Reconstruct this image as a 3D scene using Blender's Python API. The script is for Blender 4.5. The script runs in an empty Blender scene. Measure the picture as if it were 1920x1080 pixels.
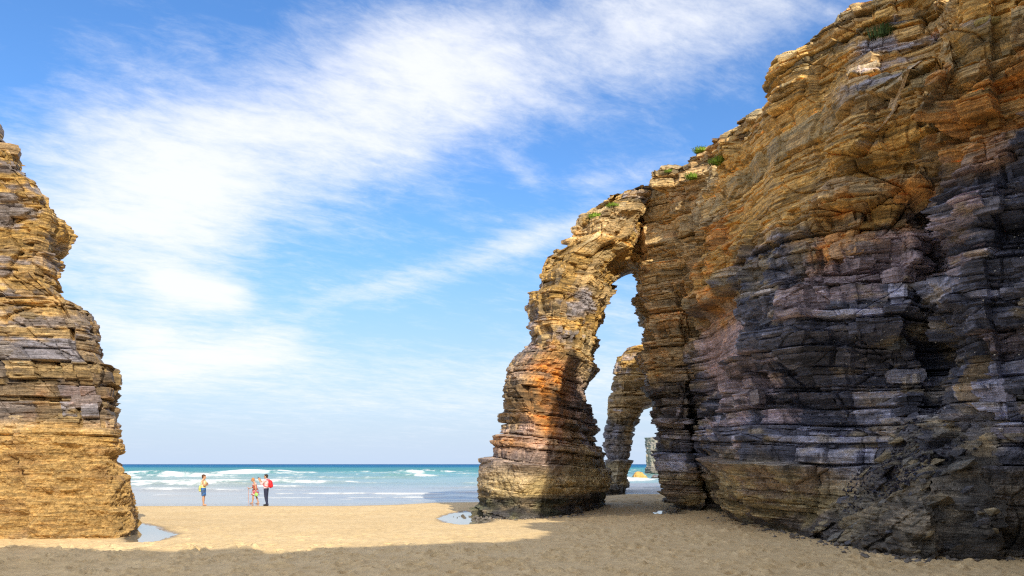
import bpy, bmesh, math, random
import numpy as np
from mathutils import Vector, Matrix

R = math.radians
rng = np.random.default_rng(7)
random.seed(7)
scene = bpy.context.scene
COL = scene.collection

# ------------------------------------------------------------------ camera
CAM_H = 2.3
F = 1400.0                       # focal length in pixels of a 1920 wide picture
cam_d = bpy.data.cameras.new('camera')
cam = bpy.data.objects.new('camera', cam_d)
COL.objects.link(cam)
cam.location = (0, 0, CAM_H)
cam.rotation_euler = (R(90), 0, 0)
cam_d.sensor_width = 36
cam_d.lens = 36 * F / 1920
cam_d.shift_y = 330 / 1920
cam_d.clip_end = 20000
cam_d.clip_start = 0.1
scene.camera = cam

# ------------------------------------------------------------------ light
SUN_AZ = R(22)                   # sun stands behind the camera and to the right
SUN_EL = R(28)
scene.view_settings.view_transform = 'Standard'
scene.view_settings.look = 'None'
scene.view_settings.gamma = 1
scene.view_settings.use_curve_mapping = False
scene.view_settings.exposure = 1.30
sun_d = bpy.data.lights.new('sun', 'SUN')
sun_d.energy = 2.1
sun_d.angle = R(0.5)
sun_d.color = (1.0, 0.90, 0.71)
sun = bpy.data.objects.new('sun', sun_d)
COL.objects.link(sun)
to_sun = Vector((math.sin(SUN_AZ) * math.cos(SUN_EL), -math.cos(SUN_AZ) * math.cos(SUN_EL), math.sin(SUN_EL)))
sun.rotation_euler = to_sun.to_track_quat('Z', 'Y').to_euler()
sun.location = to_sun * 100


class NT:
    """small helper around a node tree"""
    def __init__(self, tree):
        self.t = tree; self.n = tree.nodes; self.l = tree.links

    def node(self, typ, **kw):
        n = self.n.new(typ)
        for k, v in kw.items():
            setattr(n, k, v)
        return n

    def put(self, sock, v):
        if isinstance(v, bpy.types.NodeSocket):
            self.l.new(v, sock)
        else:
            sock.default_value = v

    def m(self, op, a, b=0.0, c=0.0, clamp=False):
        n = self.node('ShaderNodeMath', operation=op, use_clamp=clamp)
        self.put(n.inputs[0], a); self.put(n.inputs[1], b); self.put(n.inputs[2], c)
        return n.outputs[0]

    def vm(self, op, a, b=(0, 0, 0)):
        n = self.node('ShaderNodeVectorMath', operation=op)
        self.put(n.inputs[0], a); self.put(n.inputs[1], b)
        return n.outputs[0]

    def comb(self, x, y, z):
        n = self.node('ShaderNodeCombineXYZ')
        self.put(n.inputs[0], x); self.put(n.inputs[1], y); self.put(n.inputs[2], z)
        return n.outputs[0]

    def sep(self, v):
        n = self.node('ShaderNodeSeparateXYZ'); self.put(n.inputs[0], v)
        return n.outputs

    def noise(self, vec, scale, detail=4, rough=0.55, dist=0.0):
        n = self.node('ShaderNodeTexNoise')
        n.inputs['Scale'].default_value = scale
        n.inputs['Detail'].default_value = detail
        n.inputs['Roughness'].default_value = rough
        n.inputs['Distortion'].default_value = dist
        if vec is not None:
            self.l.new(vec, n.inputs['Vector'])
        return n.outputs[0]

    def smooth(self, v, lo, hi, a=0.0, b=1.0):
        n = self.node('ShaderNodeMapRange', interpolation_type='SMOOTHSTEP')
        self.put(n.inputs['Value'], v)
        n.inputs['From Min'].default_value = lo; n.inputs['From Max'].default_value = hi
        n.inputs['To Min'].default_value = a; n.inputs['To Max'].default_value = b
        return n.outputs['Result']

    def mix(self, f, a, b, mode='MIX'):
        n = self.node('ShaderNodeMix', data_type='RGBA', blend_type=mode)
        self.put(n.inputs[0], f)
        self.put(n.inputs[6], a); self.put(n.inputs[7], b)
        return n.outputs[2]

    def scalevec(self, v, s):
        n = self.node('ShaderNodeVectorMath', operation='MULTIPLY')
        self.l.new(v, n.inputs[0]); n.inputs[1].default_value = s
        return n.outputs[0]


world = bpy.data.worlds.new('World')
scene.world = world
world.use_nodes = True
w = NT(world.node_tree)
bg = world.node_tree.nodes['Background']
SKY_S = 0.10
bg.inputs['Strength'].default_value = SKY_S
sky = w.node('ShaderNodeTexSky', sky_type='NISHITA')
sky.sun_disc = False
sky.sun_elevation = SUN_EL
sky.sun_rotation = math.pi - SUN_AZ
sky.altitude = 0
sky.air_density = 1.0
sky.dust_density = 0.4
sky.ozone_density = 2.2
tc = w.node('ShaderNodeTexCoord')
d = tc.outputs['Generated']
dx, dy, dz = w.sep(d)
az = w.m('ARCTAN2', dx, dy)
el = w.m('ARCSINE', w.m('MINIMUM', w.m('MAXIMUM', dz, -0.999), 0.999))
# cirrus layer seen in perspective: direction projected on a plane overhead
den = w.m('ADD', w.m('MAXIMUM', dz, 0.0), 0.16)
pc = w.comb(w.m('DIVIDE', dx, den), w.m('DIVIDE', dy, den), 0.0)
rot = w.node('ShaderNodeVectorRotate', rotation_type='Z_AXIS')
w.l.new(pc, rot.inputs['Vector']); rot.inputs['Angle'].default_value = R(-28)
pr = rot.outputs[0]
n_big = w.noise(w.scalevec(pr, (0.8, 1.15, 1)), 1.5, 8, 0.6, 0.3)
n_mott = w.noise(w.scalevec(pr, (0.9, 1.5, 1)), 13.0, 9, 0.7, 0.4)
n_fine = w.noise(w.scalevec(pr, (0.85, 1.6, 1)), 4.4, 12, 0.68, 0.35)


def deg_px(px, py):
    x, z = (px - 960) / F, (870 - py) / F
    return math.atan2(x, 1), math.asin(z / math.sqrt(1 + x * x + z * z))


def bank(p0, p1, half_w, grow=1.0):
    """elongated soft cloud bank between two points of the sky"""
    a0, e0 = deg_px(*p0); a1, e1 = deg_px(*p1)
    ca, ce = (a0 + a1) / 2, (e0 + e1) / 2
    L = math.hypot(a1 - a0, e1 - e0) / 2 * grow
    th = math.atan2(e1 - e0, a1 - a0)
    u = w.m('SUBTRACT', az, ca); v = w.m('SUBTRACT', el, ce)
    uu = w.m('ADD', w.m('MULTIPLY', u, math.cos(th) / L), w.m('MULTIPLY', v, math.sin(th) / L))
    vv = w.m('ADD', w.m('MULTIPLY', u, -math.sin(th) / half_w), w.m('MULTIPLY', v, math.cos(th) / half_w))
    s = w.m('ADD', w.m('POWER', w.m('ABSOLUTE', uu), 4.0), w.m('MULTIPLY', vv, vv))
    return w.m('EXPONENT', w.m('MULTIPLY', s, -1.0))


banks = [
    (bank((110, 395), (900, 120), 0.105, 1.1), 0.92),
    (bank((700, 140), (1420, 20), 0.075, 1.1), 0.66),
    (bank((60, 520), (420, 300), 0.11, 1.2), 0.42),
    (bank((600, 565), (1180, 385), 0.022, 1.02), 0.62),
    (bank((180, 700), (570, 640), 0.034, 1.1), 0.95),
    (bank((290, 530), (470, 560), 0.024, 1.1), 0.95),
    (bank((120, 610), (330, 630), 0.022, 1.2), 0.55),
    (bank((930, 280), (1010, 350), 0.012, 1.2), 0.30),
    (bank((1080, 335), (1240, 320), 0.016, 1.2), 0.34),
    (bank((1120, 5), (1680, 5), 0.035, 1.1), 0.55),
    (bank((500, 740), (1300, 700), 0.05, 1.2), 0.5),
    (bank((1100, 580), (1300, 590), 0.03, 1.2), 0.4),
]
tot = None
for g, k in banks:
    t_ = w.m('MULTIPLY', g, k)
    tot = t_ if tot is None else w.m('ADD', tot, t_)
tot = w.m('ADD', tot, w.m('MULTIPLY', w.m('SUBTRACT', n_mott, 0.5), 0.8))
tot = w.m('ADD', tot, w.m('MULTIPLY', w.smooth(dz, 0.42, 0.12), 0.08))
# elsewhere in the sky: unseen cirrus, thickened to brighten the shade, driven by noise
side = w.smooth(w.m('ABSOLUTE', az), 0.75, 1.2)
n_side = w.noise(w.scalevec(pr, (0.5, 0.7, 1)), 1.1, 3, 0.5)
tot = w.m('ADD', tot, w.m('MULTIPLY', side, w.smooth(n_side, 0.33, 0.55, 0.2, 0.95)))
over = w.smooth(dz, 0.6, 0.8)
tot = w.m('ADD', tot, w.m('MULTIPLY', over, w.smooth(n_side, 0.33, 0.55, 0.2, 0.95)))
tot = w.m('ADD', tot, w.m('MULTIPLY', w.m('SUBTRACT', n_big, 0.5), 0.95))
tot = w.m('ADD', tot, w.m('MULTIPLY', w.m('SUBTRACT', n_fine, 0.5), 1.25))
cl = w.m('MULTIPLY', w.smooth(tot, 0.04, 1.32, 0.0, 0.93), w.smooth(dz, 0.0, 0.08, 0.25, 1.0))
low = w.smooth(dz, -0.04, 0.30, 0.95, 0.0)          # pale haze towards the horizon
low = w.m('ADD', low, 0.05)
skyc = w.node('ShaderNodeHueSaturation')
skyc.inputs['Saturation'].default_value = 1.30
skyc.inputs['Hue'].default_value = 0.508
w.put(skyc.inputs['Value'], w.smooth(dz, 0.0, 0.36, 0.50, 0.87))      # sky colour toned down above the horizon so low clouds show
w.l.new(sky.outputs[0], skyc.inputs['Color'])
du = 2 ** -scene.view_settings.exposure / SKY_S       # display white in sky units
base = w.mix(low, skyc.outputs[0], (du * 0.60, du * 0.74, du * 0.96, 1))
final = w.mix(cl, base, (du * 1.03, du * 1.05, du * 1.10, 1))
w.l.new(final, bg.inputs['Color'])
world.cycles.sampling_method = 'MANUAL'
world.cycles.sample_map_resolution = 1024

scene.cycles.diffuse_bounces = 8
scene.cycles.use_denoising = False       # keeps the grain of the rock
scene.cycles.filter_width = 1.25

# ------------------------------------------------------------------ numpy noise
NL = 64
LAT = rng.random((NL, NL, NL)).astype(np.float32).ravel()
HASH = rng.random(65536).astype(np.float32)


def vnoise(x, y, z, f=1.0, seed=0):
    o = seed * 13.37
    x = np.asarray(x, np.float32) * f + o; y = np.asarray(y, np.float32) * f + o * 1.7; z = np.asarray(z, np.float32) * f + o * 0.6
    xi = np.floor(x); yi = np.floor(y); zi = np.floor(z)
    fx = x - xi; fy = y - yi; fz = z - zi
    fx = fx * fx * (3 - 2 * fx); fy = fy * fy * (3 - 2 * fy); fz = fz * fz * (3 - 2 * fz)
    xi = xi.astype(np.int32) & 63; yi = yi.astype(np.int32) & 63; zi = zi.astype(np.int32) & 63
    x1 = (xi + 1) & 63; y1 = ((yi + 1) & 63) * 64; z1 = ((zi + 1) & 63) * 4096
    yi = yi * 64; zi = zi * 4096
    a = LAT[zi + yi + xi]; a += (LAT[zi + yi + x1] - a) * fx
    b = LAT[zi + y1 + xi]; b += (LAT[zi + y1 + x1] - b) * fx
    a += (b - a) * fy
    c = LAT[z1 + yi + xi]; c += (LAT[z1 + yi + x1] - c) * fx
    e = LAT[z1 + y1 + xi]; e += (LAT[z1 + y1 + x1] - e) * fx
    c += (e - c) * fy
    return (a + (c - a) * fz) * 2 - 1


def fbm(x, y, z, f, octv=4, seed=0, gain=0.5):
    s = 0; a = 1; t = 0
    for i in range(octv):
        s = s + a * vnoise(x, y, z, f, seed + i * 3); t += a
        a *= gain; f *= 2.03
    return s / t * 1.5


def sstep(v, lo, hi):
    t = np.clip((v - lo) / (hi - lo), 0, 1)
    return t * t * (3 - 2 * t)


def px(p, Y):
    return (p - 960) / F * Y


class Beds:
    """a stack of rock beds of random thickness, each broken into blocks along its length"""
    def __init__(self, mean, block, seed, spread=0.75):
        r = np.random.default_rng(seed)
        th = mean * np.exp(r.normal(0, spread, 6000)); th = np.clip(th, mean * 0.25, mean * 3.5)
        self.b = (np.cumsum(th) - 40).astype(np.float32)
        self.th = th.astype(np.float32)
        n = len(th)
        self.ph = r.random(n).astype(np.float32) * 50
        self.bw = (block * np.exp(r.normal(0, 0.45, n))).astype(np.float32)
        self.rl = r.random(n).astype(np.float32)
        self.seed = seed

    def at(self, zb, a):
        i = np.searchsorted(self.b, zb)
        i = np.clip(i, 1, len(self.b) - 1)
        t = (zb - self.b[i - 1]) / self.th[i]
        s = a / self.bw[i] + self.ph[i]
        k = np.floor(s)
        u = s - k
        h = HASH[(i * 7919 + k.astype(np.int64) * 104729 + self.seed * 31337) & 65535]
        edge_a = np.minimum(u, 1 - u) * self.bw[i]
        edge_z = np.minimum(t, 1 - t) * self.th[i]
        h2 = HASH[(i * 4253 + k.astype(np.int64) * 15731 + self.seed * 1237) & 65535]
        h3 = HASH[(i * 9769 + k.astype(np.int64) * 27611 + self.seed * 733) & 65535]
        tilt = (u - 0.5) * self.bw[i] * (h2 - 0.5) + (t - 0.5) * self.th[i] * (h3 - 0.35) * 1.4
        return self.rl[i], h, edge_z, edge_a, tilt


B_HUGE = Beds(2.3, 4.2, 11)
B_BIG = Beds(0.85, 2.2, 12)
B_MID = Beds(0.30, 1.1, 13)
B_SML = Beds(0.11, 0.55, 14)
B_TINY = Beds(0.055, 0.4, 15)


def facets(u, v, size, seed, aspect=1.0):
    """broken rock faces: tilted planes bounded by joints; returns offset and distance to the joint"""
    u = u / size; v = v / size * aspect
    cu = np.floor(u); cv = np.floor(v)
    d1 = np.full(u.shape, 9.0, np.float32); d2 = d1.copy(); best = np.zeros(u.shape, np.float32)
    for ou in (-1, 0, 1):
        for ov in (-1, 0, 1):
            gu = cu + ou; gv = cv + ov
            k = gu.astype(np.int64) * 7919 + gv.astype(np.int64) * 104729 + seed * 9176
            du_ = u - (gu + HASH[k & 65535]); dv_ = v - (gv + HASH[(k * 31 + 17) & 65535])
            dd = du_ * du_ + dv_ * dv_
            pl = (HASH[(k * 131 + 7) & 65535] - 0.5) + 1.3 * du_ * (HASH[(k * 77 + 5) & 65535] - 0.5) + 1.3 * dv_ * (HASH[(k * 53 + 3) & 65535] - 0.5)
            m = dd < d1
            d2 = np.where(m, d1, np.minimum(d2, dd)); best = np.where(m, pl, best); d1 = np.where(m, dd, d1)
    return best, (np.sqrt(d2) - np.sqrt(d1)) * size


def strata(x, y, z, a, amp=1.0, rough_coat=None, tilt=(0.03, -0.02)):
    """outward displacement of a layered rock face, and helpers for its colour"""
    wz = 0.34 * vnoise(x, y, z, 0.09, 1) + 0.07 * vnoise(x, y, z, 0.45, 2) + 0.018 * vnoise(x, y, z, 1.9, 3)
    zb = z + wz + tilt[0] * x + tilt[1] * y
    aw = a + 0.35 * vnoise(x, y, z, 0.5, 4) + 0.05 * vnoise(x, y, z, 2.3, 5)
    mod = 0.65 + 0.6 * vnoise(x, y, z, 0.22, 6)
    mod2 = np.clip(0.50 + 0.75 * vnoise(x, y, z, 0.33, 7), 0.10, 1.1)
    l0, h0, ez0, ea0, t0 = B_HUGE.at(zb, aw)
    l1, h1, ez1, ea1, t1 = B_BIG.at(zb, aw + h0 * 3)
    l2, h2, ez2, ea2, t2 = B_MID.at(zb, aw)
    l3, h3, ez3, ea3, t3 = B_SML.at(zb, aw)
    l4, h4, ez4, ea4, t4 = B_TINY.at(zb, aw)
    dsp = 0.75 * (l0 * 0.4 + h0 * 0.6 - 0.5)
    dsp = dsp + 0.55 * mod * (l1 * 0.55 + h1 * 0.45 - 0.5)
    fine = 0.38 * mod2 * (l2 * 0.6 + h2 * 0.4 - 0.5)
    fine = fine + 0.20 * mod2 * (l3 * 0.6 + h3 * 0.4 - 0.5)
    fine = fine + 0.075 * (l4 - 0.5)
    dsp = dsp + 0.30 * t0 + 0.55 * mod * t1
    fine = fine + 0.60 * t2 + 0.4 * t3
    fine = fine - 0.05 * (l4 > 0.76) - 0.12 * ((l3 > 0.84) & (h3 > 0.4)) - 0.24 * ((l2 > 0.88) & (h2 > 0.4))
    fa, fe = facets(a + 0.15 * vnoise(x, y, z, 1.5, 8), z + 0.15 * vnoise(x, y, z, 1.5, 9), 1.7, 3, 1.5)
    dsp = dsp + 0.34 * fa * np.clip(0.6 + 0.9 * vnoise(x, y, z, 0.2, 10), 0, 1.3) - 0.12 * np.exp(-(fe / 0.045) ** 2)
    # weathered joints between beds and blocks
    g = -0.50 * (h1 > 0.4) * np.exp(-(ez1 / 0.035) ** 2) * mod - 0.22 * np.exp(-(ea1 / 0.05) ** 2) * (l1 > 0.4)
    g = g - 0.26 * (h2 > 0.4) * np.exp(-(ez2 / 0.022) ** 2) - 0.07 * np.exp(-(ea2 / 0.03) ** 2) * (h2 > 0.4)
    fine = fine + g
    n = 0.45 * fbm(x, y, z, 0.16, 2, 20) + 0.07 * fbm(x, y, z, 0.9, 3, 30)
    fine = fine + 0.03 * fbm(x, y, z, 3.5, 3, 40)
    if rough_coat is not None:
        rc = rough_coat
        wavy = 0.19 * (1 - np.abs(vnoise(x, y, z * 2.2, 1.3, 50)) * 2) + 0.17 * fbm(x, y, z, 4.2, 4, 60, 0.7)
        fine = fine * (1 - 0.86 * rc) + 1.15 * wavy * rc
        dsp = dsp * (1 - 0.45 * rc)
    return amp * (dsp + fine + n), dict(l0=l0, h0=h0, l1=l1, h1=h1, l2=l2, h2=h2, l3=l3, h3=h3, l4=l4, h4=h4, zb=zb)


# ------------------------------------------------------------------ object helpers
def finish(o, label=None, cat=None, group=None, kind=None):
    if label: o['label'] = label
    if cat: o['category'] = cat
    if group: o['group'] = group
    if kind: o['kind'] = kind
    return o


def np_mesh(name, verts, quads, col=None, attrs=None, smooth=False):
    me = bpy.data.meshes.new(name)
    nv, nq = len(verts), len(quads)
    me.vertices.add(nv)
    me.vertices.foreach_set('co', np.ascontiguousarray(verts, np.float32).ravel())
    me.loops.add(nq * 4)
    me.loops.foreach_set('vertex_index', np.ascontiguousarray(quads, np.int32).ravel())
    me.polygons.add(nq)
    me.polygons.foreach_set('loop_start', np.arange(nq, dtype=np.int32) * 4)
    if smooth:
        me.polygons.foreach_set('use_smooth', np.ones(nq, bool))
    else:
        me.polygons.foreach_set('use_smooth', np.zeros(nq, bool))
    me.update(calc_edges=True)
    if col is not None:
        at = me.attributes.new('Col', 'FLOAT_COLOR', 'POINT')
        c4 = np.ones((nv, 4), np.float32); c4[:, :3] = np.clip(col, 0, 1)
        at.data.foreach_set('color', c4.ravel())
    for k, v in (attrs or {}).items():
        at = me.attributes.new(k, 'FLOAT', 'POINT')
        at.data.foreach_set('value', np.ascontiguousarray(v, np.float32).ravel())
    return me


def add(name, me, mat, parent=None, loc=None):
    o = bpy.data.objects.new(name, me)
    COL.objects.link(o)
    if mat is not None and not me.materials:
        me.materials.append(mat)
    if parent is not None:
        o.parent = parent
    if loc is not None:
        o.location = loc
    return o


def grid_quads(nr, nc, wrap=False):
    r = np.arange(nr - 1)[:, None]; c = np.arange(nc if wrap else nc - 1)[None, :]
    c2 = (c + 1) % nc
    return np.stack([r * nc + c, r * nc + c2, (r + 1) * nc + c2, (r + 1) * nc + c], -1).reshape(-1, 4)


def mat(name):
    m = bpy.data.materials.new(name)
    m.use_nodes = True
    t = NT(m.node_tree)
    return m, t, m.node_tree.nodes['Principled BSDF']


def plain(name, rgb, rough=0.7, spec=0.3, var=0.25, scale=30.0):
    m, t, p = mat(name)
    tcn = t.node('ShaderNodeTexCoord')
    n = t.noise(tcn.outputs['Object'], scale, 4, 0.6)
    f = t.smooth(n, 0.25, 0.75, 1 - var, 1 + var)
    c = t.vm('MULTIPLY', (rgb[0], rgb[1], rgb[2]), t.comb(f, f, f))
    t.l.new(c, p.inputs['Base Color'])
    p.inputs['Roughness'].default_value = rough
    p.inputs['Specular IOR Level'].default_value = spec
    return m


# ------------------------------------------------------------------ rock material
def rock_material(name, rough=0.52, spec=0.5, bump=1.0):
    m, t, p = mat(name)
    at = t.node('ShaderNodeAttribute', attribute_name='Col')
    geo = t.node('ShaderNodeNewGeometry')
    pos = geo.outputs['Position']
    lam = t.noise(t.scalevec(pos, (1.0, 1.0, 11.0)), 1.7, 8, 0.68, 0.3)
    spk = t.noise(pos, 9.0, 7, 0.7)
    f = t.m('MULTIPLY', t.smooth(lam, 0.30, 0.70, 0.62, 1.62), t.smooth(spk, 0.28, 0.72, 0.70, 1.50))
    c = t.vm('MULTIPLY', at.outputs['Vector'], t.comb(f, f, f))
    t.l.new(c, p.inputs['Base Color'])
    p.inputs['Roughness'].default_value = rough
    p.inputs['Specular IOR Level'].default_value = spec
    h = t.m('ADD', t.m('MULTIPLY', lam, 0.75), t.m('MULTIPLY', spk, 0.5))
    b = t.node('ShaderNodeBump')
    b.inputs['Strength'].default_value = bump
    b.inputs['Distance'].default_value = 0.16
    t.l.new(h, b.inputs['Height'])
    t.l.new(b.outputs[0], p.inputs['Normal'])
    return m


M_ROCK = rock_material('layered rock')

OCHRE = np.array([0.54, 0.33, 0.095]); ORANGE = np.array([0.50, 0.240, 0.060]); TAN = np.array([0.43, 0.30, 0.145])
CREAM = np.array([0.58, 0.46, 0.26]); SLATE = np.array([0.120, 0.125, 0.170]); SLATE_L = np.array([0.42, 0.425, 0.54])
PURPLE = np.array([0.42, 0.32, 0.33]); OLIVE = np.array([0.43, 0.33, 0.15]); DARK = np.array([0.040, 0.036, 0.034])
BARN = np.array([0.46, 0.295, 0.110]); RUST = np.array([0.30, 0.135, 0.055]); GREEN = np.array([0.12, 0.13, 0.05])
BROWN = np.array([0.27, 0.195, 0.12])


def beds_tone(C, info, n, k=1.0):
    """random bed tones, with crack shade painted into the thin recessed beds"""
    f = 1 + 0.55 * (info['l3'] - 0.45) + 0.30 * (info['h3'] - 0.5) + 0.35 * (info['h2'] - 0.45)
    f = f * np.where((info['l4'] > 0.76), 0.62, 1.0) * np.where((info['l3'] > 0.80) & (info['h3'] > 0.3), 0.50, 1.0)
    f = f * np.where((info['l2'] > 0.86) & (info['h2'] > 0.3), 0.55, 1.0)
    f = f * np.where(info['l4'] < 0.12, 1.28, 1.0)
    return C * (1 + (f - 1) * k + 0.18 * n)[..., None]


def lerp(a, b, t):
    return a + (b - a) * t[..., None]


def full(c, like):
    return np.broadcast_to(c, like.shape + (3,)).astype(np.float32).copy()


# ------------------------------------------------------------------ generic loft of a rock body
def loft(levels, seg, dz, cap_rows=14, amp=1.0, coat=None, colour=None, a_scale=1.0, top_noise=0.0, tilt=(0.03, -0.02)):
    """levels: (z, K x 2 plan polygon), counter-clockwise seen from above; seg: columns per polygon edge.
    returns verts (nr*nc,3), quads, colour, plus arrays for scattering"""
    zl = np.array([l[0] for l in levels], np.float32)
    PL = np.array([l[1] for l in levels], np.float32)          # L,K,2
    zr = np.arange(zl[0], zl[-1], dz, dtype=np.float32)
    nr = len(zr)
    K = PL.shape[1]
    VR = np.zeros((nr, K, 2), np.float32)
    for k in range(K):
        for c in range(2):
            v = np.interp(zr, zl, PL[:, k, c])
            VR[:, k, c] = v
    ks = int(max(1, 0.22 / dz)) | 1                            # a little rounding up the height
    if ks > 1:
        ker = np.hanning(ks + 2)[1:-1]; ker /= ker.sum()
        pad = np.pad(VR, ((ks // 2, ks // 2), (0, 0), (0, 0)), mode='edge')
        VR = sum(ker[i] * pad[i:i + nr] for i in range(ks)).astype(np.float32)
    cols = []
    for k in range(K):
        t = (np.arange(seg[k]) / seg[k]).astype(np.float32)[None, :, None]
        p0 = VR[:, (k - 1) % K][:, None]; p1 = VR[:, k][:, None]; p2 = VR[:, (k + 1) % K][:, None]; p3 = VR[:, (k + 2) % K][:, None]
        cr = 0.5 * (2 * p1 + (p2 - p0) * t + (2 * p0 - 5 * p1 + 4 * p2 - p3) * t ** 2 + (3 * p1 - p0 - 3 * p2 + p3) * t ** 3)
        li = p1 + (p2 - p1) * t
        cols.append(li * 0.7 + cr * 0.3)
    P = np.concatenate(cols, 1)                                # nr, nc, 2
    nc = P.shape[1]
    T = np.roll(P, -4, 1) - np.roll(P, 4, 1)
    N = np.stack([T[..., 1], -T[..., 0]], -1)
    N = sum(np.roll(N, s, 1) for s in range(-5, 6, 2))
    N /= np.linalg.norm(N, axis=-1, keepdims=True) + 1e-6
    mid = P[nr // 3]
    a = np.concatenate([[0], np.cumsum(np.linalg.norm(np.diff(mid, axis=0), axis=1))]).astype(np.float32) * a_scale
    A = np.broadcast_to(a[None], (nr, nc)).astype(np.float32)
    Z = np.broadcast_to(zr[:, None], (nr, nc)).astype(np.float32)
    rc = coat(P[..., 0], P[..., 1], Z) if coat else None
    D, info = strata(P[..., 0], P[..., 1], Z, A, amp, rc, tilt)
    Q = P + N * D[..., None]
    V = np.concatenate([Q, Z[..., None]], -1)
    C = colour(V, N, info, Z) if colour else full(TAN, Z)
    # close the top
    if cap_rows:
        last = V[-1]; cen = last.mean(0)
        caps = []
        for i in range(1, cap_rows + 1):
            f = i / cap_rows
            r = cen + (last - cen) * (1 - f) ** 1.0
            r = r.copy()
            r[:, 2] = last[:, 2] + 0.5 * top_noise * math.sin(f * 1.57) + 0.12 * vnoise(r[:, 0], r[:, 1], r[:, 2], 0.9, 77) * (1 if i > 1 else 0)
            caps.append(r)
        V = np.concatenate([V, np.array(caps)], 0)
        C = np.concatenate([C, np.repeat(C[-1:], cap_rows, 0)], 0)
    q = grid_quads(V.shape[0], nc, True)
    return V, q, C, N


def zpy(py, Y):
    return CAM_H + (870 - py) / F * Y


def poly(*pts):
    return [(float(a), float(b)) for a, b in pts]


# ------------------------------------------------------------------ ground
def shore(x):
    return np.interp(x, [-60, -9, -6.5, -4.5, 0, 4, 9, 30], [41.0, 41.4, 42.6, 45.0, 46.0, 50.0, 57.5, 58.0])


def ground_z(x, y):
    s = shore(x)
    z = 0.05 * vnoise(x, y, 0 * x, 0.13, 90) * sstep(s - y, 0, 8)
    z = z - 0.030 * np.maximum(0, y - s) - 0.01 * sstep(y, s - 3, s)
    z = z + 0.10 * np.exp(-(((x - 5.2) / 3.2) ** 2 + ((y - 27) / 4.0) ** 2))     # low bank by the cliff
    z = z - 0.14 * np.exp(-(((x - 4.6) / 2.4) ** 2 + ((y - 37) / 4.0) ** 2))     # scoured hollow under the arch
    return z


def gp(p, py):
    Y = CAM_H * F / (py - 870)
    return (px(p, Y), Y)


POOLS = [
    [gp(238, 1018), gp(275, 1017.5), gp(315, 1010), gp(331, 1003), gp(304, 995), gp(286, 987), gp(268, 983), gp(250, 981), gp(245, 1000)],
    [gp(823, 970), gp(838, 979), gp(868, 984), gp(905, 981), gp(925, 976), gp(905, 962), gp(872, 957), gp(845, 961)],
    [gp(1222, 961), gp(1250, 965), gp(1282, 963), gp(1275, 958), gp(1240, 956)],
]


def pool_r(pts, X, Y):
    """1 on the outline of a pool, smaller inside, larger outside (in metres)"""
    P = np.array(pts, np.float32); K = len(P)
    ins = np.zeros(X.shape, bool); best = np.full(X.shape, 1e9, np.float32)
    for k in range(K):
        ax, ay = P[k]; bx, by = P[(k + 1) % K]
        ex, ey = bx - ax, by - ay
        t = np.clip(((X - ax) * ex + (Y - ay) * ey) / (ex * ex + ey * ey), 0, 1)
        best = np.minimum(best, (X - ax - t * ex) ** 2 + (Y - ay - t * ey) ** 2)
        cr = ((ay > Y) != (by > Y)) & (X < ex * (Y - ay) / (ey if abs(ey) > 1e-6 else 1e-6) + ax)
        ins ^= cr
    return 1 + np.where(ins, -1, 1) * np.sqrt(best)


def gz(x, y):
    return float(ground_z(np.array([x], np.float32), np.array([y], np.float32))[0])


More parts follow.
